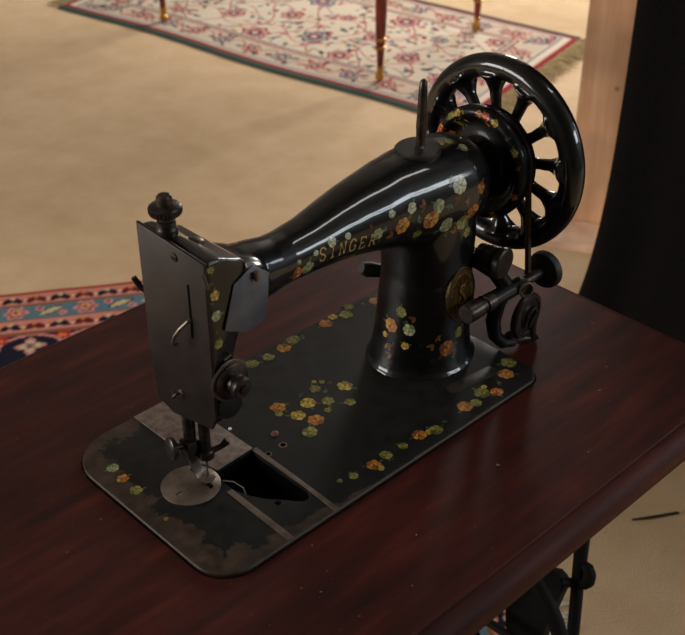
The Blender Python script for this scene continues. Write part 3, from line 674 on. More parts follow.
    tube(bm, [M3(404, 44, 24), M3(405, 44, 0)], .0042, 12)
    obj('thread_guide', bm, DKSTEEL, w)
    return root

# ================================================================== the room
def room():
    m, N, L, b = mat('tan_carpet')
    n = noise(N, L, 9, 5, rough=.6); f = noise(N, L, 420, 3); g = noise(N, L, .9, 3)
    r = ramp(N, L, n.outputs['Fac'], [(.3, lin((202, 172, 136))), (.7, lin((215, 187, 154)))])
    r2 = ramp(N, L, g.outputs['Fac'], [(.35, (.88, .86, .82, 1)), (.65, (1.05, 1.05, 1.05, 1))])
    r3 = ramp(N, L, f.outputs['Fac'], [(.3, (.8, .78, .75, 1)), (.7, (1.12, 1.12, 1.12, 1))])
    def mul(a, c):
        k = N.new('ShaderNodeMix'); k.data_type = 'RGBA'; k.blend_type = 'MULTIPLY'; k.inputs[0].default_value = 1
        L.new(a, k.inputs[6]); L.new(c, k.inputs[7]); return k.outputs[2]
    L.new(mul(mul(r.outputs[0], r2.outputs[0]), r3.outputs[0]), b.inputs['Base Color'])
    b.inputs['Roughness'].default_value = .95; b.inputs['Specular IOR Level'].default_value = .1
    bump(N, L, b, f.outputs['Fac'], .5, .003)
    wallm = simple('painted_plaster', (98, 92, 84), (110, 104, 95), 6, .8)
    ceilm = simple('ceiling_plaster', (118, 114, 108), (128, 124, 118), 6, .85)
    trim = simple('white_gloss_paint', (190, 186, 178), (200, 196, 188), 12, .4)
    X0, X1, Y0, Y1, H = -3.0, 5.2, -3.2, 5.6, 2.9
    def st(name, bm, mm, parent=None):
        o = obj(name, bm, mm, parent, smooth=False)
        if parent is None: o['kind'] = 'structure'
        return o
    bm = new(); box(bm, (X0 - .1, Y0 - .1, -.1), (X1 + .1, Y1 + .1, 0)); st('floor', bm, m)
    bm = new(); box(bm, (X0 - .1, Y0 - .1, H), (X1 + .1, Y1 + .1, H + .1)); st('ceiling', bm, ceilm)
    def wall(name, axis, c, a0, a1, wins, t=.1, out=1):
        bm = new()
        def bx(u0, u1, z0, z1):
            if u1 - u0 < 1e-4 or z1 - z0 < 1e-4: return
            lo, hi = sorted((c, c + t * out))
            if axis == 'y': box(bm, (u0, lo, z0), (u1, hi, z1))
            else: box(bm, (lo, u0, z0), (hi, u1, z1))
        u = a0
        for (w0, w1, z0, z1) in wins:
            bx(u, w0, 0, H); bx(w0, w1, 0, z0); bx(w0, w1, z1, H); u = w1
        bx(u, a1, 0, H)
        return st(name, bm, wallm)
    WS = [(1.4, 3.4, 1.75, 2.5)]
    W_FILL = [(1.2, 3.4, .95, 2.6)]  # unseen west window, added to brighten the floor on the left
    WE = [(-2.8, -1.2, .95, 2.6), (1.6, 3.6, .95, 2.6)]
    wall('wall_north', 'y', Y1, X0, X1, []); wall('wall_south', 'y', Y0, X0, X1, WS, out=-1)
    wall('wall_east', 'x', X1, Y0, Y1, WE); wall('wall_west', 'x', X0, Y0, Y1, W_FILL, out=-1)
    glass = bpy.data.materials.new('window_glass'); glass.use_nodes = True
    nt = glass.node_tree; nt.nodes.clear(); o_ = nt.nodes.new('ShaderNodeOutputMaterial'); t_ = nt.nodes.new('ShaderNodeBsdfTransparent'); gl = nt.nodes.new('ShaderNodeBsdfGlossy'); mx = nt.nodes.new('ShaderNodeMixShader')
    gl.inputs['Roughness'].default_value = .02; mx.inputs[0].default_value = .06
    nt.links.new(t_.outputs[0], mx.inputs[1]); nt.links.new(gl.outputs[0], mx.inputs[2]); nt.links.new(mx.outputs[0], o_.inputs[0])
    k = 0
    for axis, c, sg, ws in (('y', Y0, -1, WS), ('x', X1, 1, WE), ('x', X0, -1, W_FILL)):  # the west frame is made up along with its fill light
        for (w0, w1, z0, z1) in ws:
            k += 1
            def bxx(bm, u0, u1, za, zb, d0, d1):
                if axis == 'y': box(bm, (u0, min(c + sg * d0, c + sg * d1), za), (u1, max(c + sg * d0, c + sg * d1), zb))
                else: box(bm, (c + d0, u0, za), (c + d1, u1, zb))
            bm = new()
            for (a, b2, za, zb) in ((w0, w0 + .05, z0, z1), (w1 - .05, w1, z0, z1), (w0 + .05, w1 - .05, z0, z0 + .05), (w0 + .05, w1 - .05, z1 - .05, z1), ((w0 + w1) / 2 - .02, (w0 + w1) / 2 + .02, z0 + .05, z1 - .05), (w0 + .05, w1 - .05, (z0 + z1) / 2 - .02, (z0 + z1) / 2 + .02)):
                bxx(bm, a, b2, za, zb, .02, .08)
            w = st('window_%d' % k, bm, trim)
            bm = new(); bxx(bm, w0 + .05, w1 - .05, z0 + .05, z1 - .05, .048, .052); obj('window_pane', bm, glass, w, smooth=False)
    bm = new(); box(bm, (X0, Y1 - .015, 0), (X1, Y1, .12)); st('baseboard_north', bm, trim)
    bm = new(); box(bm, (X1 - .015, Y0, 0), (X1, Y1 - .015, .12)); st('baseboard_east', bm, trim)
    bm = new(); box(bm, (X0, Y0, 0), (X1 - .015, Y0 + .015, .12)); st('baseboard_south', bm, trim)
    bm = new(); box(bm, (X0, Y0 + .015, 0), (X0 + .015, Y1 - .015, .12)); st('baseboard_west', bm, trim)
    t = thing('ceiling_light', 'long white ceiling light fitting above the sewing machine table', 'ceiling light', (1.5, -.6, H))
    bm = new(); box(bm, (.8, -.75, H - .05), (2.2, -.45, H), .006); obj('housing', bm, trim, t)
    bm = new(); box(bm, (.84, -.71, H - .056), (2.16, -.49, H - .05)); obj('diffuser', bm, simple('opal_diffuser', (230, 230, 226), (236, 236, 232), 9, .5), t, smooth=False)
    return WS, WE, W_FILL, X1, X0, Y0

def area(name, loc, target, sx, sy, power, col):
    l = bpy.data.lights.new(name, 'AREA'); l.shape = 'RECTANGLE'; l.size = sx; l.size_y = sy; l.energy = power; l.color = col
    o = bpy.data.objects.new(name, l); C.objects.link(o); o.location = loc
    o.rotation_euler = (Vector(target) - Vector(loc)).to_track_quat('-Z', 'Y').to_euler()
    return o

# ================================================================== rugs
def grid_rug(name, label, corner, da, db, LA, LB, res, paint, group=None, wave=None):
    na, nb_ = int(LA / res) + 1, int(LB / res) + 1
    A, B = np.meshgrid(np.linspace(0, LA, na), np.linspace(0, LB, nb_), indexing='ij')
    col = paint(A, B)                                 # (na,nb,3) sRGB 0..255
    c = col / 255.; c = np.where(c < .04045, c / 12.92, ((c + .055) / 1.055) ** 2.4)
    da = np.array(da) / np.linalg.norm(da); db = np.array(db) / np.linalg.norm(db)
    X = corner[0] + A * da[0] + B * db[0]; Y = corner[1] + A * da[1] + B * db[1]
    if wave is not None:
        wx, wy = wave(A, B); X = X + wx; Y = Y + wy
    Zz = np.full_like(X, .008) + .0006 * np.sin(A * 37) * np.cos(B * 29)
    Zz[0, :] = Zz[-1, :] = .0005; Zz[:, 0] = Zz[:, -1] = .0005
    P = np.stack([X, Y, Zz], -1).reshape(-1, 3)
    idx = np.arange(na * nb_).reshape(na, nb_)
    F = np.stack([idx[:-1, :-1], idx[1:, :-1], idx[1:, 1:], idx[:-1, 1:]], -1).reshape(-1, 4)
    cr = da[0] * db[1] - da[1] * db[0]
    if cr < 0: F = F[:, ::-1]
    me = bpy.data.meshes.new(name)
    me.from_pydata(P.tolist(), [], F.tolist())
    ca = me.color_attributes.new('Col', 'FLOAT_COLOR', 'POINT')
    ca.data.foreach_set('color', np.concatenate([c.reshape(-1, 3), np.ones((na * nb_, 1))], 1).astype(np.float32).ravel())
    me.materials.append(WOOL)
    for p in me.polygons: p.use_smooth = True
    o = bpy.data.objects.new(name, me); C.objects.link(o)
    tag(o, label, 'rug', group)
    return o

class Canvas:
    def __init__(self, A, B): self.A, self.B = A, B; self.c = np.zeros(A.shape + (3,))
    def fill(self, m, c): self.c[m] = c
    def petal(self, a, b, r, c, lobes=6, amp=.18, rot=0, m=None, sy=1.):
        k = (abs(self.A - a) < r * 1.4) & (abs(self.B - b) < r * 1.4)
        if m is not None: k &= m
        if not k.any(): return
        dx = self.A[k] - a; dy = (self.B[k] - b) / sy
        rr = np.hypot(dx, dy); th = np.arctan2(dy, dx)
        ins = rr < r * (1 + amp * np.cos(lobes * th + rot)); t = self.c[k]; t[ins] = c; self.c[k] = t
    def leaf(self, a, b, l, w, rot, c, m=None):
        k = (abs(self.A - a) < l) & (abs(self.B - b) < l)
        if m is not None: k &= m
        if not k.any(): return
        dx = self.A[k] - a; dy = self.B[k] - b
        x = dx * math.cos(rot) + dy * math.sin(rot); y = -dx * math.sin(rot) + dy * math.cos(rot)
        ins = (x / l) ** 2 + (y / w) ** 2 < 1; t = self.c[k]; t[ins] = c; self.c[k] = t
    def line(self, pts, w, c, m=None):
        for (x0, y0), (x1, y1) in zip(pts[:-1], pts[1:]):
            lo = (min(x0, x1) - w, min(y0, y1) - w); hi = (max(x0, x1) + w, max(y0, y1) + w)
            k = (self.A > lo[0]) & (self.A < hi[0]) & (self.B > lo[1]) & (self.B < hi[1])
            if m is not None: k &= m
            if not k.any(): continue
            ax, ay = self.A[k] - x0, self.B[k] - y0; dx, dy = x1 - x0, y1 - y0; l2 = dx * dx + dy * dy + 1e-12
            t = np.clip((ax * dx + ay * dy) / l2, 0, 1); d = np.hypot(ax - t * dx, ay - t * dy)
            q = self.c[k]; q[d < w / 2] = c; self.c[k] = q

CREAM = (210, 194, 172); RED = (146, 42, 50); NAVY = (54, 58, 78); BLUE = (104, 112, 124); GREEN = (66, 82, 72); ROSE = (176, 92, 88)
def rosette(cv, a, b, r, m, rot=0, alt=0):
    x, y = (RED, NAVY) if not alt else (NAVY, RED)
    cv.petal(a, b, r, x, 7, .14, rot, m); cv.petal(a, b, r * .78, CREAM, 7, .14, rot, m)
    cv.petal(a, b, r * .66, ROSE if not alt else BLUE, 7, .1, rot, m); cv.petal(a, b, r * .42, y, 5, .1, rot, m); cv.petal(a, b, r * .22, CREAM, 5, .1, rot, m)
def paint_pale(LA, LB):
    def f(A, B):
        cv = Canvas(A, B); R = random.Random(3)
        d = np.minimum(np.minimum(A, LA - A), np.minimum(B, LB - B))
        cv.fill(d >= 0, CREAM)
        cv.fill(np.minimum(B, LB - B) < .044, RED); cv.fill(np.minimum(A, LA - A) < .024, RED); cv.fill(np.minimum(B, LB - B) < .026, GREEN); cv.fill((d >= .052) & (d < .058), BLUE)
        bord = (d > .06) & (d < .165)
        cv.fill(bord, (198, 178, 156))
        def along(off, n, fn):
            for i in range(int(LA / n)):
                fn((i + .5) * n, off, 0); fn((i + .5) * n, LB - off, 0)
            for i in range(int(LB / n)):
                fn(off, (i + .5) * n, 1); fn(LA - off, (i + .5) * n, 1)
        cnt = [0]
        def bf(a, b, s):
            cnt[0] += 1
            rosette(cv, a, b, .034, bord, cnt[0], cnt[0] % 4 > 1)
            for q in range(5):
                t = R.uniform(0, 6.28); cv.leaf(a + .052 * math.cos(t), b + .046 * math.sin(t), .015, .0065, t, R.choice((RED, NAVY, GREEN, ROSE)), bord)
        for side in (0, 1):
            for ph in (0,):
                pts = [(t, (.112 + .034 * math.sin(t * 40)) if not side else LB - (.112 + .034 * math.sin(t * 40))) for t in np.arange(0, LA, .012)]
                cv.line(pts, .006, (150, 96, 88), bord)
        along(.112, .14, bf)
        cv.fill((d >= .165) & (d < .176), RED); cv.fill((d >= .182) & (d < .190), NAVY)
        fld = d >= .195
        # vines
        for k in range(6):
            b0 = .2 + k * (LB - .4) / 5
            pts = [(t, b0 + .045 * math.sin(t * 19 + k * 1.9)) for t in np.arange(.19, LA - .19, .012)]
            cv.line(pts, .0055, ROSE if k % 2 else (140, 110, 110), fld)
        for k in range(9):
            a0 = .2 + k * (LA - .4) / 8
            pts = [(a0 + .05 * math.sin(t * 17 + k), t) for t in np.arange(.19, LB - .19, .012)]
            cv.line(pts, .0055, (160, 70, 72), fld)
        for q in range(330):
            cv.leaf(R.uniform(.2, LA - .2), R.uniform(.2, LB - .2), R.uniform(.011, .019), R.uniform(.005, .009), R.uniform(0, 3.1), R.choice((RED, NAVY, GREEN, BLUE, ROSE, (176, 140, 90))), fld)
        na, nb_ = max(2, int((LA - .4) / .19)), max(2, int((LB - .4) / .17)); c = 0
        for i in range(na + 1):
            for j in range(nb_ + 1):
                c += 1; a = .22 + i * (LA - .44) / na; b = .24 + (j + (.5 if i % 2 else 0)) * (LB - .48) / nb_
                rosette(cv, a + R.uniform(-.012, .012), b + R.uniform(-.012, .012), R.choice((.032, .044, .054)), fld, c, c % 5 == 0)
        return cv.c
    return f
PINK = (200, 128, 116); DPINK = (208, 142, 132); TEAL = (90, 112, 122); NV = (26, 24, 40); MAR = (92, 30, 34); BRN = (128, 88, 56); CR = (196, 176, 128); OR = (204, 120, 52); RD = (168, 40, 44)
def paint_red(A, B):
    """A: distance inwards from the end at the right, B: distance inwards from the far long edge"""
    cv = Canvas(A, B); d = np.minimum(A, B); cv.fill(d >= -1, NV)
    cv.fill(d < .012, RD)
    for lo, hi in ((.012, .058), (.122, .170)):
        cv.fill((d >= lo) & (d < hi), PINK)
    for lo, hi in ((.058, .064), (.118, .124), (.170, .176), (.012, .016)):
        cv.fill((d >= lo) & (d < hi), BRN)
    cv.fill((d >= .064) & (d < .118), TEAL)
    cv.fill((d >= .176) & (d < .181), (150, 60, 60))
    LA, LB = A.max(), B.max()
    def P(s, n, swap): return (n, s) if swap else (s, n)
    for swap in (0, 1):
        Lm = LB if swap else LA
        for off in (.036, .147):
            m = (d >= off - .021) & (d < off + .021)
            i = 0
            for s in np.arange(.04, Lm, .052):
                i += 1; c = MAR if i % 2 else NV
                rot = PI / 2 if swap else 0
                for e in (-1, 1):
                    a, b = P(s + e * .010, off + .002, swap); cv.leaf(a, b, .0155, .0095, rot + e * .7 * (1 if not swap else -1), c, m)
                a, b = P(s, off - .008, swap); cv.petal(a, b, .006, OR if i % 2 else CR, 5, .2, 0, m)
                a, b = P(s + .026, off, swap); cv.leaf(a, b, .014, .005, rot + .8, OR, m); 
                a, b = P(s + .026, off + .004, swap); cv.petal(a, b, .006, (216, 168, 150), 5, .2, 0, m)
        m = (d >= .065) & (d < .117); i = 0
        for s in np.arange(.06, Lm, .075):
            i += 1; a, b = P(s, .091, swap); rot = PI / 2 if swap else 0
            if i % 2:
                cv.petal(a, b, .023, DPINK, 6, .2, 0, m); cv.petal(a, b, .017, RD, 6, .2, 0, m); cv.petal(a, b, .011, CR, 6, .2, 0, m); cv.petal(a, b, .007, RD, 5, .2, 0, m)
            else:
                cv.leaf(a, b, .030, .010, rot + .5, NV, m); cv.leaf(a, b, .026, .0075, rot + .5, CR, m)
                for e in (-1, 1):
                    a2, b2 = P(s + e * .026, .091 - e * .012, swap); cv.petal(a2, b2, .009, DPINK, 5, .2, 0, m); cv.petal(a2, b2, .004, RD, 5, .2, 0, m)
    fld = d >= .181
    for swap in (0, 1):
        Lm = LB if swap else LA; i = 0
        for s in np.arange(.247, Lm, .132):
            i += 1
            pts = [P(s + .066 * math.cos(t), .232 - .048 * math.sin(t), swap) for t in np.arange(0, PI + .1, .15)]
            cv.line(pts, .008, (194, 130, 122), fld)
            a, b = P(s + .066, .196, swap); cv.petal(a, b, .017, RD, 5, .3, 0, fld); cv.petal(a, b, .008, OR, 5, .3, 0, fld)
            a, b = P(s, .226, swap); cv.petal(a, b, .025, (188, 126, 118), 4, .3, 0, fld); cv.petal(a, b, .018, CR, 4, .3, 0, fld); cv.petal(a, b, .010, (88, 112, 132), 5, .25, 0, fld); cv.petal(a, b, .005, RD, 5, .2, 0, fld)
    R = random.Random(5)
    for q in range(260):
        a = R.uniform(.3, LA - .05); b = R.uniform(.32, LB - .05); r = R.uniform(.014, .036)
        cv.petal(a, b, r, R.choice((RD, PINK, TEAL, CR)), 6, .22, R.uniform(0, 3), fld & (d > .31)); cv.petal(a, b, r * .5, R.choice((CR, RD, NV)), 6, .2, 0, fld & (d > .31))
    return cv.c

# ================================================================== treadle table
IRON = simple('black_cast_iron', (6, 6, 6), (12, 11, 11), 80, .7, bmp=.1, spec=.2)
MAHOG = wood('dark_mahogany', (42, 14, 11), (66, 22, 16), (88, 36, 24), 16, (.6, 4, 1), .5, .02, (120, 88, 66))
MAHOGE = wood('mahogany_moulding', (42, 17, 13), (62, 26, 20), (84, 40, 30), 14, (.5, 5, 3), .6, .0, None, .12)

def build_table():
    X0, X1, Y0, Y1 = -.34, .516, -.137, .363
    t = thing('treadle_table', 'dark reddish mahogany treadle table on black cast-iron legs, carrying the black sewing machine', 'table', (.0865, .102, 0))
    bm = new()
    def ring(d, z):
        return [Vector((x, y, Z0 + z)) for x, y in rrect(X0 + d, Y0 + d, X1 - d, Y1 - d, (.012,) * 4, 5)]
    prof = [(.016, -.036), (.006, -.036), (.003, -.034), (.003, -.030), (.0, -.027), (0, -.020), (.0012, -.015), (.0040, -.0105), (.0080, -.0072), (.0125, -.0056), (.0150, -.0054), (.0158, -.0040)]
    R = [[bm.verts.new(p) for p in ring(d, z)] for d, z in prof]
    for a, b in zip(R[:-1], R[1:]):
        for i in range(len(a)):
            j = (i + 1) % len(a); f = bm.faces.new((a[i], a[j], b[j], b[i])); f.material_index = 1
    o = [(x / 1000, y / 1000) for x, y in rrect(-1.2, -1.2, 369.2, 204.2, (31, 21, 25, 41), 10)]
    T = [bm.verts.new((x, y, Z0 - .004)) for x, y in o]; Bq = [bm.verts.new((x, y, Z0 - .036)) for x, y in o]
    for i in range(len(T)):
        j = (i + 1) % len(T); bm.faces.new((T[j], T[i], Bq[i], Bq[j]))
    fill_holes(bm, [R[-1], T]); fill_holes(bm, [R[0], Bq], 1)
    bmesh.ops.recalc_face_normals(bm, faces=bm.faces)
    obj('tabletop', bm, [MAHOG, MAHOGE], t, angle=50)
    # crumbs of pale lint on the polish
    bm = new(); R_ = random.Random(11)
    for x, y in ((.139, -.058), (.076, -.012), (.31, -.09), (.385, -.046), (.47, .02), (.245, -.05), (-.02, .12), (.05, -.05), (.10, -.09), (.42, -.03)):
        tube(bm, [(x, y, Z0 - .0036), (x + R_.uniform(-.002, .002), y + R_.uniform(-.002, .002), Z0 - .0030)], R_.uniform(.0003, .0006), 6)
    tag(obj('lint_specks', bm, simple('pale_lint', (130, 108, 92), (160, 138, 120), 90, .8), None), 'tiny pale lint specks scattered over the mahogany table top', 'lint', kind='stuff')
    # cast iron end frames
    def side(x, name='side_frame'):
        bm = new(); th = .007
        fn = lambda u, v, w: Vector((w, u, v))
        def plate(poly): prism(bm, poly, x - th, x + th, fn, .002)
        def bar(pts, r):
            tube(bm, [Vector((x, a, b)) for a, b in pts], r, 10, sx=1.0)
        # legs: from under the top, waisting in and splaying to the feet
        bar([(-.030, .722), (-.018, .62), (-.0145, .519), (-.0165, .456), (-.0204, .375), (-.03, .26), (-.065, .13), (-.105, .036), (-.125, .022)], [.0085, .0085, .0080, .0070, .0070, .0075, .008, .009, .011])
        bar([(.234, .722), (.222, .62), (.2185, .519), (.2205, .456), (.2244, .375), (.234, .26), (.269, .13), (.309, .036), (.329, .022)], [.0085, .0085, .0080, .0070, .0070, .0075, .008, .009, .011])
        bar([(-.125, .0225), (-.145, .0225)], .012); bar([(.329, .0225), (.349, .0225)], .012)
        bar([(-.08, .716), (.284, .716)], .009)
        # scrolls crossing the legs
        for s, c in ((1, 0.0), (-1, .204)):
            g = lambda a, b: (c + s * a, b)
            bar([g(-.020, .482), g(-.026, .480), g(-.0295, .472), g(-.029, .463), g(-.024, .456), g(-.017, .450), g(-.008, .445), g(.002, .441), g(.010, .438)], [.0045, .0062, .0070, .0072, .0070, .0062, .0055, .0058, .008])
            plate([g(-.002, .428), g(-.0035, .440), g(0, .447), g(.008, .4505), g(.016, .447), g(.0215, .442), g(.030, .462), g(.055, .455), g(.066, .42), g(.068, .36), g(.066, .33), g(.058, .308), g(.062, .26), g(.03, .26), g(.012, .30), g(.0135, .346), g(.0125, .366), g(.006, .390), g(.001, .414)][::s])
            bar([g(.035, .43), g(.026, .465), g(.020, .50), g(.016, .56), g(.03, .62), g(.07, .66), g(.102, .67)], [.008, .0075, .007, .006, .006, .006, .006])
            bar([g(.060, .400), g(.085, .42), g(.095, .46), g(.082, .49), g(.065, .48), g(.068, .46)], [.006, .006, .006, .006, .006, .005])
        bar([(.03, .30), (.102, .25), (.174, .30)], .006); bar([(.0, .18), (.204, .18)], .007)
        return obj(name, bm, IRON, t)
    side(.450); side(-.275)
    bm = new()
    for s in (1, -1):
        tube(bm, [Vector((-.27, .215, .36 - s * .16)), Vector((.0875, .215, .36)), Vector((.445, .215, .36 + s * .16))], .009, 10)
    tube(bm, [Vector((-.27, .10, .18)), Vector((.445, .10, .18))], .008, 10)
    obj('cross_brace', bm, IRON, t)
    bm = new()
    for k in range(9):
        box(bm, (-.05 + k * .034, -.02, .12), (-.036 + k * .034, .19, .135), .002)
    box(bm, (-.06, -.03, .118), (.245, -.012, .138), .003); box(bm, (-.06, .188, .118), (.245, .206, .138), .003)
    tube(bm, [(-.06, .09, .128), (-.12, .09, .15), (-.27, .10, .18)], .006, 8); tube(bm, [(.245, .09, .128), (.33, .09, .15), (.445, .10, .18)], .006, 8)
    obj('foot_pedal', bm, IRON, t)
    bm = new()
    n = 48; ring_ = [Vector((.408, .10 + .14 * math.cos(2 * PI * k / n), .36 + .14 * math.sin(2 * PI * k / n))) for k in range(n + 1)]
    tube(bm, ring_, .009, 10, cap=False)
    for k in range(6):
        a = 2 * PI * k / 6; tube(bm, [Vector((.408, .10, .36)), Vector((.408, .10 + .14 * math.cos(a), .36 + .14 * math.sin(a)))], .005, 8)
    tube(bm, [(.39, .10, .36), (.45, .10, .36)], .012, 12)
    obj('drive_wheel', bm, IRON, t)
    return t

def build_belt():
    bm = new(); r = .0028
    pts = []
    for k in range(13):
        a = math.radians(180 + 6 - k * 16); pts.append(M3(399.5, 104 + 44.6 * math.cos(a), 164 + 44.6 * math.sin(a)))
    a0, b0 = pts[0], pts[-1]
    front = [M3(401, 49.2, 40), M3(402, 44, -4)]
    back = [M3(401, 155, 40), M3(402, 164, -4)]
    tube(bm, [front[1] + Vector((.004, -.002, -.04)), front[1], front[0]] + pts + [back[0], back[1], back[1] + Vector((.004, .002, -.04))], r, 8)
    return tag(obj('drive_belt', bm, simple('dark_leather', (52, 32, 24), (74, 48, 36), 90, .6, bmp=.1), None), 'round dark brown leather belt running from the handwheel hub down to the table', 'belt')

# ================================================================== side table in the back
LEGW = wood('red_mahogany_leg', (80, 22, 18), (116, 36, 28), (136, 50, 38), 20, (3, 3, .6), .3, .3)
def build_side_table():
    P = [(2.011, 2.893), (2.151, 1.938), (2.732, 2.033), (2.592, 2.988)]
    cx = sum(p[0] for p in P) / 4; cy = sum(p[1] for p in P) / 4
    t = thing('side_table', 'mahogany side table with slender brass-ringed legs standing on the cream floral rug', 'table', (cx, cy, .008))
    brass = simple('polished_brass', (150, 108, 40), (196, 148, 66), 60, .28, .85)
    zb = .008
    for x, y in P:
        bm = new()
        pr = [(.050, .0095), (.105, .0125), (.106, .0125), (.135, .0155), (.15, .0145), (.16, .0165), (.30, .0195), (.50, .0225), (.62, .024), (.63, .028), (.64, .024), (.66, .028), (.72, .028)]
        lathe(bm, (x, y, zb), (0, 0, 1), pr, 20)
        leg = obj('leg', bm, LEGW, t)
        bm = new(); lathe(bm, (x, y, zb), (0, 0, 1), [(.026, .006), (.028, .0095), (.052, .0115), (.054, .0115), (.055, .009)], 18)
        c = obj('brass_ferrule', bm, brass, leg)
        for z in (.108, .134):
            bm = new(); lathe(bm, (x, y, zb), (0, 0, 1), [(z, .013), (z + .002, .0175), (z + .008, .018), (z + .011, .0140)], 20); obj('brass_ring', bm, brass, leg)
        bm = new(); lathe(bm, (x + .006 - .008, y + .004, zb + .0145), (1, .3, 0), [(0, .013), (.003, .0142), (.009, .0142), (.012, .013)], 18); obj('caster', bm, brass, leg)
    def at(u, v):
        a, b, d = Vector(P[1]), Vector(P[2]), Vector(P[0])
        q = a + (b - a) * u + (d - a) * v; return (q.x, q.y)
    def slab(o_, z0, z1, bev):
        bm = new(); prism(bm, [at(-o_ * 1.6, -o_), at(1 + o_ * 1.6, -o_), at(1 + o_ * 1.6, 1 + o_), at(-o_ * 1.6, 1 + o_)], z0, z1, lambda u, v, w: Vector((u, v, w)), bev); return bm
    obj('apron', slab(.01, .64, .728, .002), LEGW, t, smooth=False)
    obj('tabletop', slab(.07, .728, .752, .006), LEGW, t)
    return t

# ================================================================== black curtain and pine post
def build_curtain():
    m, N, L, b = mat('black_cloth')
    n = noise(N, L, 300, 3)
    r = ramp(N, L, n.outputs['Fac'], [(.3, lin((20, 18, 17))), (.7, lin((34, 31, 30)))])
    L.new(r.outputs[0], b.inputs['Base Color']); b.inputs['Roughness'].default_value = .85; b.inputs['Specular IOR Level'].default_value = .1
    bump(N, L, b, n.outputs['Fac'], .3, .0006)
    A = Vector((1.348, .632, 0)); B = Vector((1.12, -.25, 0)); d = (B - A); ln = d.length; d.normalize(); nn = Vector((d.y, -d.x, 0))
    if nn.dot(Vector((-1, -1, 0))) < 0: nn = -nn
    bm = new(); NU, NZ = 150, 50; rows = []
    for j in range(NZ + 1):
        z = 2.86 * (j / NZ) ** 1.5 + .006; row = []
        sh = .108 * (1 - math.exp(-(z / .22) ** 1.3)) - .004
        gather = 1 - .02 * (1 - math.exp(-z / .4))
        for i in range(NU + 1):
            s = i / NU * ln; f = math.sin(s * 40 + 1.2 * math.sin(s * 9) + .4 * math.sin(z * 2)); g = math.sin(s * 23 + 1)
            amp = .006 + .010 * math.exp(-z / .25)
            p = A + d * (sh + s * gather) + nn * (f * amp + g * .012); row.append(Vector((p.x, p.y, z)))
        rows.append(row)
    loft(bm, rows, cap=False, close=False)
    r_ = bmesh.ops.solidify(bm, geom=bm.faces[:], thickness=.002)
    bmesh.ops.recalc_face_normals(bm, faces=bm.faces)
    o = obj('black_curtain', bm, m, None, angle=80)
    tag(o, 'black floor-length cloth curtain hanging beyond the right end of the mahogany table', 'curtain')
    bm = new(); p = A + d * .03; q = A + d * (ln * .97 + .07)
    tube(bm, [Vector((p.x, p.y, 2.875)), Vector((q.x, q.y, 2.875))], .022, 12)
    obj('curtain_rail', bm, IRON, o)

def build_post():
    pine = wood('bare_pine', (190, 144, 108), (208, 164, 128), (220, 180, 146), 5, (7, 7, .5), .65, .0)
    P0 = Vector((1.800, .955, 0)); d = Vector((.45, -.89, 0)).normalized(); nn = Vector((-.89, -.45, 0)).normalized()
    t = thing('pine_post', 'bare light pine board standing upright between the carpet and the black curtain', 'wooden post', P0)
    def fn(u, v, w): return P0 + d * u + Vector((0, 0, v)) - nn * w
    bm = new(); prism(bm, [(0, .0), (.24, .0), (.24, 2.89), (0, 2.89)], 0, .04, fn, .004)
    bo = obj('board', bm, pine, t)
    KN = simple('dark_knot', (120, 82, 52), (140, 98, 64), 90, .7)
    for u, z in ((.085, .37), (.15, .62), (.06, .9)):
        bm = new(); lathe(bm, fn(u, z, -.0003), nn, [(0, .006), (.0005, .005)], 12)
        obj('knot', bm, KN, bo)
    bm = new(); prism(bm, [(-.05, 0), (.30, 0), (.30, .022), (-.05, .022)], -.125, -.004, fn, .003)
    obj('foot_board', bm, wood('pale_pine_foot', (206, 168, 140), (216, 182, 154), (226, 194, 168), 5, (5, 5, 5), .65, 0), t)
    return t
PW_S, PW_E1, PW_E2, PW_FILL, PW_C, EXPO = 52, 55, 195, 140, 8, 0.0
COOL, WARM = (.86, .94, 1.0), (1.0, .96, .90)

# ================================================================== assemble
build_machine(DEC)
build_table()
build_belt()
WOOL = attr_mat('rug_wool', .95, .1, .5, 500)
LA, LB = 1.80, .90
# cream rug at the back, long side towards the machine
o = grid_rug('persian_rug', 'cream oriental rug with red and navy flowers and green edge, under the side table', (2.075, 1.535), (-.235, 1.80), (.86, .20), LA, LB, .004, paint_pale(LA, LB),
             wave=lambda A, B: (.010 * np.sin(A * 6.0) * (1 - B / LB), .0 * A))
da = Vector((-.235, 1.80, 0)).normalized(); db = Vector((.86, .20, 0)).normalized(); c0 = Vector((2.075, 1.535, .004))
FR = simple('fringe_cotton', (128, 108, 66), (186, 164, 118), 200, .9)
bm = new(); grass_fringe(bm, c0 + db * .01, c0 + db * (LB - .01), -da, 210, .085, .0022); obj('fringe', bm, FR, o)['kind'] = 'stuff'
bm = new(); grass_fringe(bm, c0 + da * LA + db * .01, c0 + da * LA + db * (LB - .01), da, 210, .07, .0022); obj('fringe', bm, FR, o)['kind'] = 'stuff'
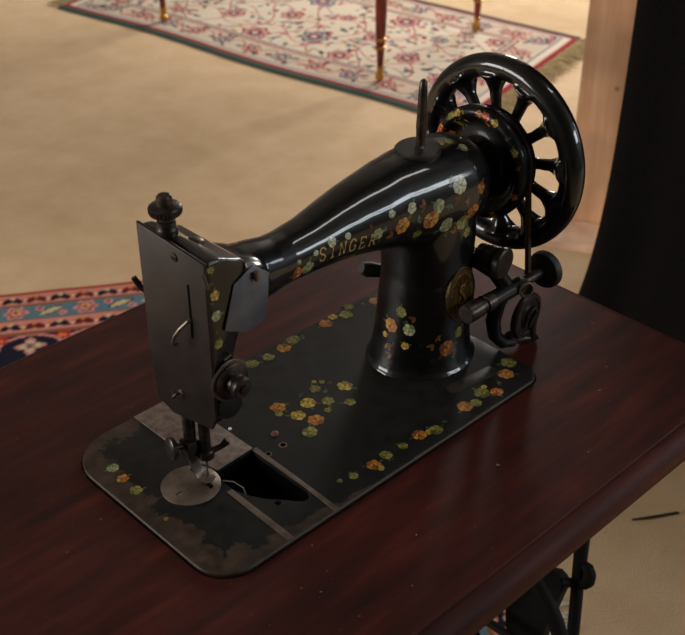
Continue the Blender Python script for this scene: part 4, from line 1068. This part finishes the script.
# red and teal rug lying under the table: its far right corner
e = Vector((.84, -.545, 0)).normalized(); nn = Vector((-.545, -.84, 0)).normalized(); P0 = Vector((.624, 1.636, 0)); K = P0 + e * .85
o = grid_rug('bordered_rug', 'red, pink and teal bordered rug with navy field, running beneath the treadle table', (K.x, K.y), tuple(-e)[:2], tuple(nn)[:2], 2.2, 1.9, .0045, paint_red)
bm = new(); grass_fringe(bm, K + nn * .01 + Vector((0, 0, .003)), K + nn * 1.89 + Vector((0, 0, .003)), e, 330, .07, .0022); obj('fringe', bm, simple('white_fringe', (190, 182, 168), (214, 206, 192), 200, .9), o)['kind'] = 'stuff'
build_side_table()
build_curtain()
build_post()
bm = new(); tube(bm, [(1.025, .232, .003), (1.05, .214, .004), (1.097, .187, .003)], [.0016, .0026, .0024], 6)  # raised dark strip standing for a seam line in the carpet
tag(obj('seam', bm, simple('dark_seam', (44, 30, 20), (60, 42, 28), 80, .8), None), 'thin dark twig-like strip lying on the tan carpet by the black curtain', 'seam')
WS, WE, W_FILL, XE, XW, YS = room()

# ------------------------------------------------------------------ light
for (w0, w1, z0, z1), pw in zip(WS, (PW_S,)):
    area('window_or_fill_light', ((w0 + w1) / 2, YS + .03, (z0 + z1) / 2), ((w0 + w1) / 2 - .6, YS + 3, (z0 + z1) / 2 - 1.4), w1 - w0 - .1, z1 - z0 - .1, pw, COOL)
for (w0, w1, z0, z1), pw in zip(WE, (PW_E1, PW_E2)):
    area('window_or_fill_light', (XE - .03, (w0 + w1) / 2, (z0 + z1) / 2), (XE - 3, (w0 + w1) / 2 + .4, (z0 + z1) / 2 - 1.4), w1 - w0 - .1, z1 - z0 - .1, pw, COOL if pw == PW_E1 else WARM)
for (w0, w1, z0, z1) in W_FILL:
    area('window_or_fill_light', (XW + .03, (w0 + w1) / 2, (z0 + z1) / 2), (XW + 3, (w0 + w1) / 2 - .3, (z0 + z1) / 2 - 1.4), w1 - w0 - .1, z1 - z0 - .1, PW_FILL, WARM)  # added fill lamp at the made-up west window, lifts the left floor
area('ceiling_lamp', (1.5, -.6, 2.83), (1.5, -.6, 0), 1.3, .2, PW_C, (1, .97, .93))
w = bpy.data.worlds.new('World'); bpy.context.scene.world = w; w.use_nodes = True
bg = w.node_tree.nodes['Background']; bg.inputs[0].default_value = (.75, .85, 1, 1); bg.inputs[1].default_value = .8

# ------------------------------------------------------------------ camera
cd = bpy.data.cameras.new('camera'); cam = bpy.data.objects.new('camera', cd); C.objects.link(cam)
F, YAW, PITCH, ROLL = 1142.738, .805572, .574584, -.00460
cd.sensor_fit = 'HORIZONTAL'; cd.sensor_width = 36; cd.lens = F * 36 / 685; cd.clip_start = .02
h = Vector((math.cos(YAW), math.sin(YAW), 0)); up = Vector((0, 0, 1))
fw = h * math.cos(PITCH) - up * math.sin(PITCH); rt = fw.cross(up).normalized(); uu = rt.cross(fw)
r2 = rt * math.cos(ROLL) + uu * math.sin(ROLL); u2 = uu * math.cos(ROLL) - rt * math.sin(ROLL)
Mx = Matrix((r2, u2, -fw)).transposed().to_4x4(); Mx.translation = Vector((-.333213, -.471215, 1.354150)); cam.matrix_world = Mx
cd.dof.use_dof = True; cd.dof.focus_distance = .93; cd.dof.aperture_fstop = 16
sc = bpy.context.scene; sc.camera = cam
sc.view_settings.view_transform = 'Standard'; sc.view_settings.look = 'None'; sc.view_settings.exposure = EXPO
sc.cycles.use_denoising = True
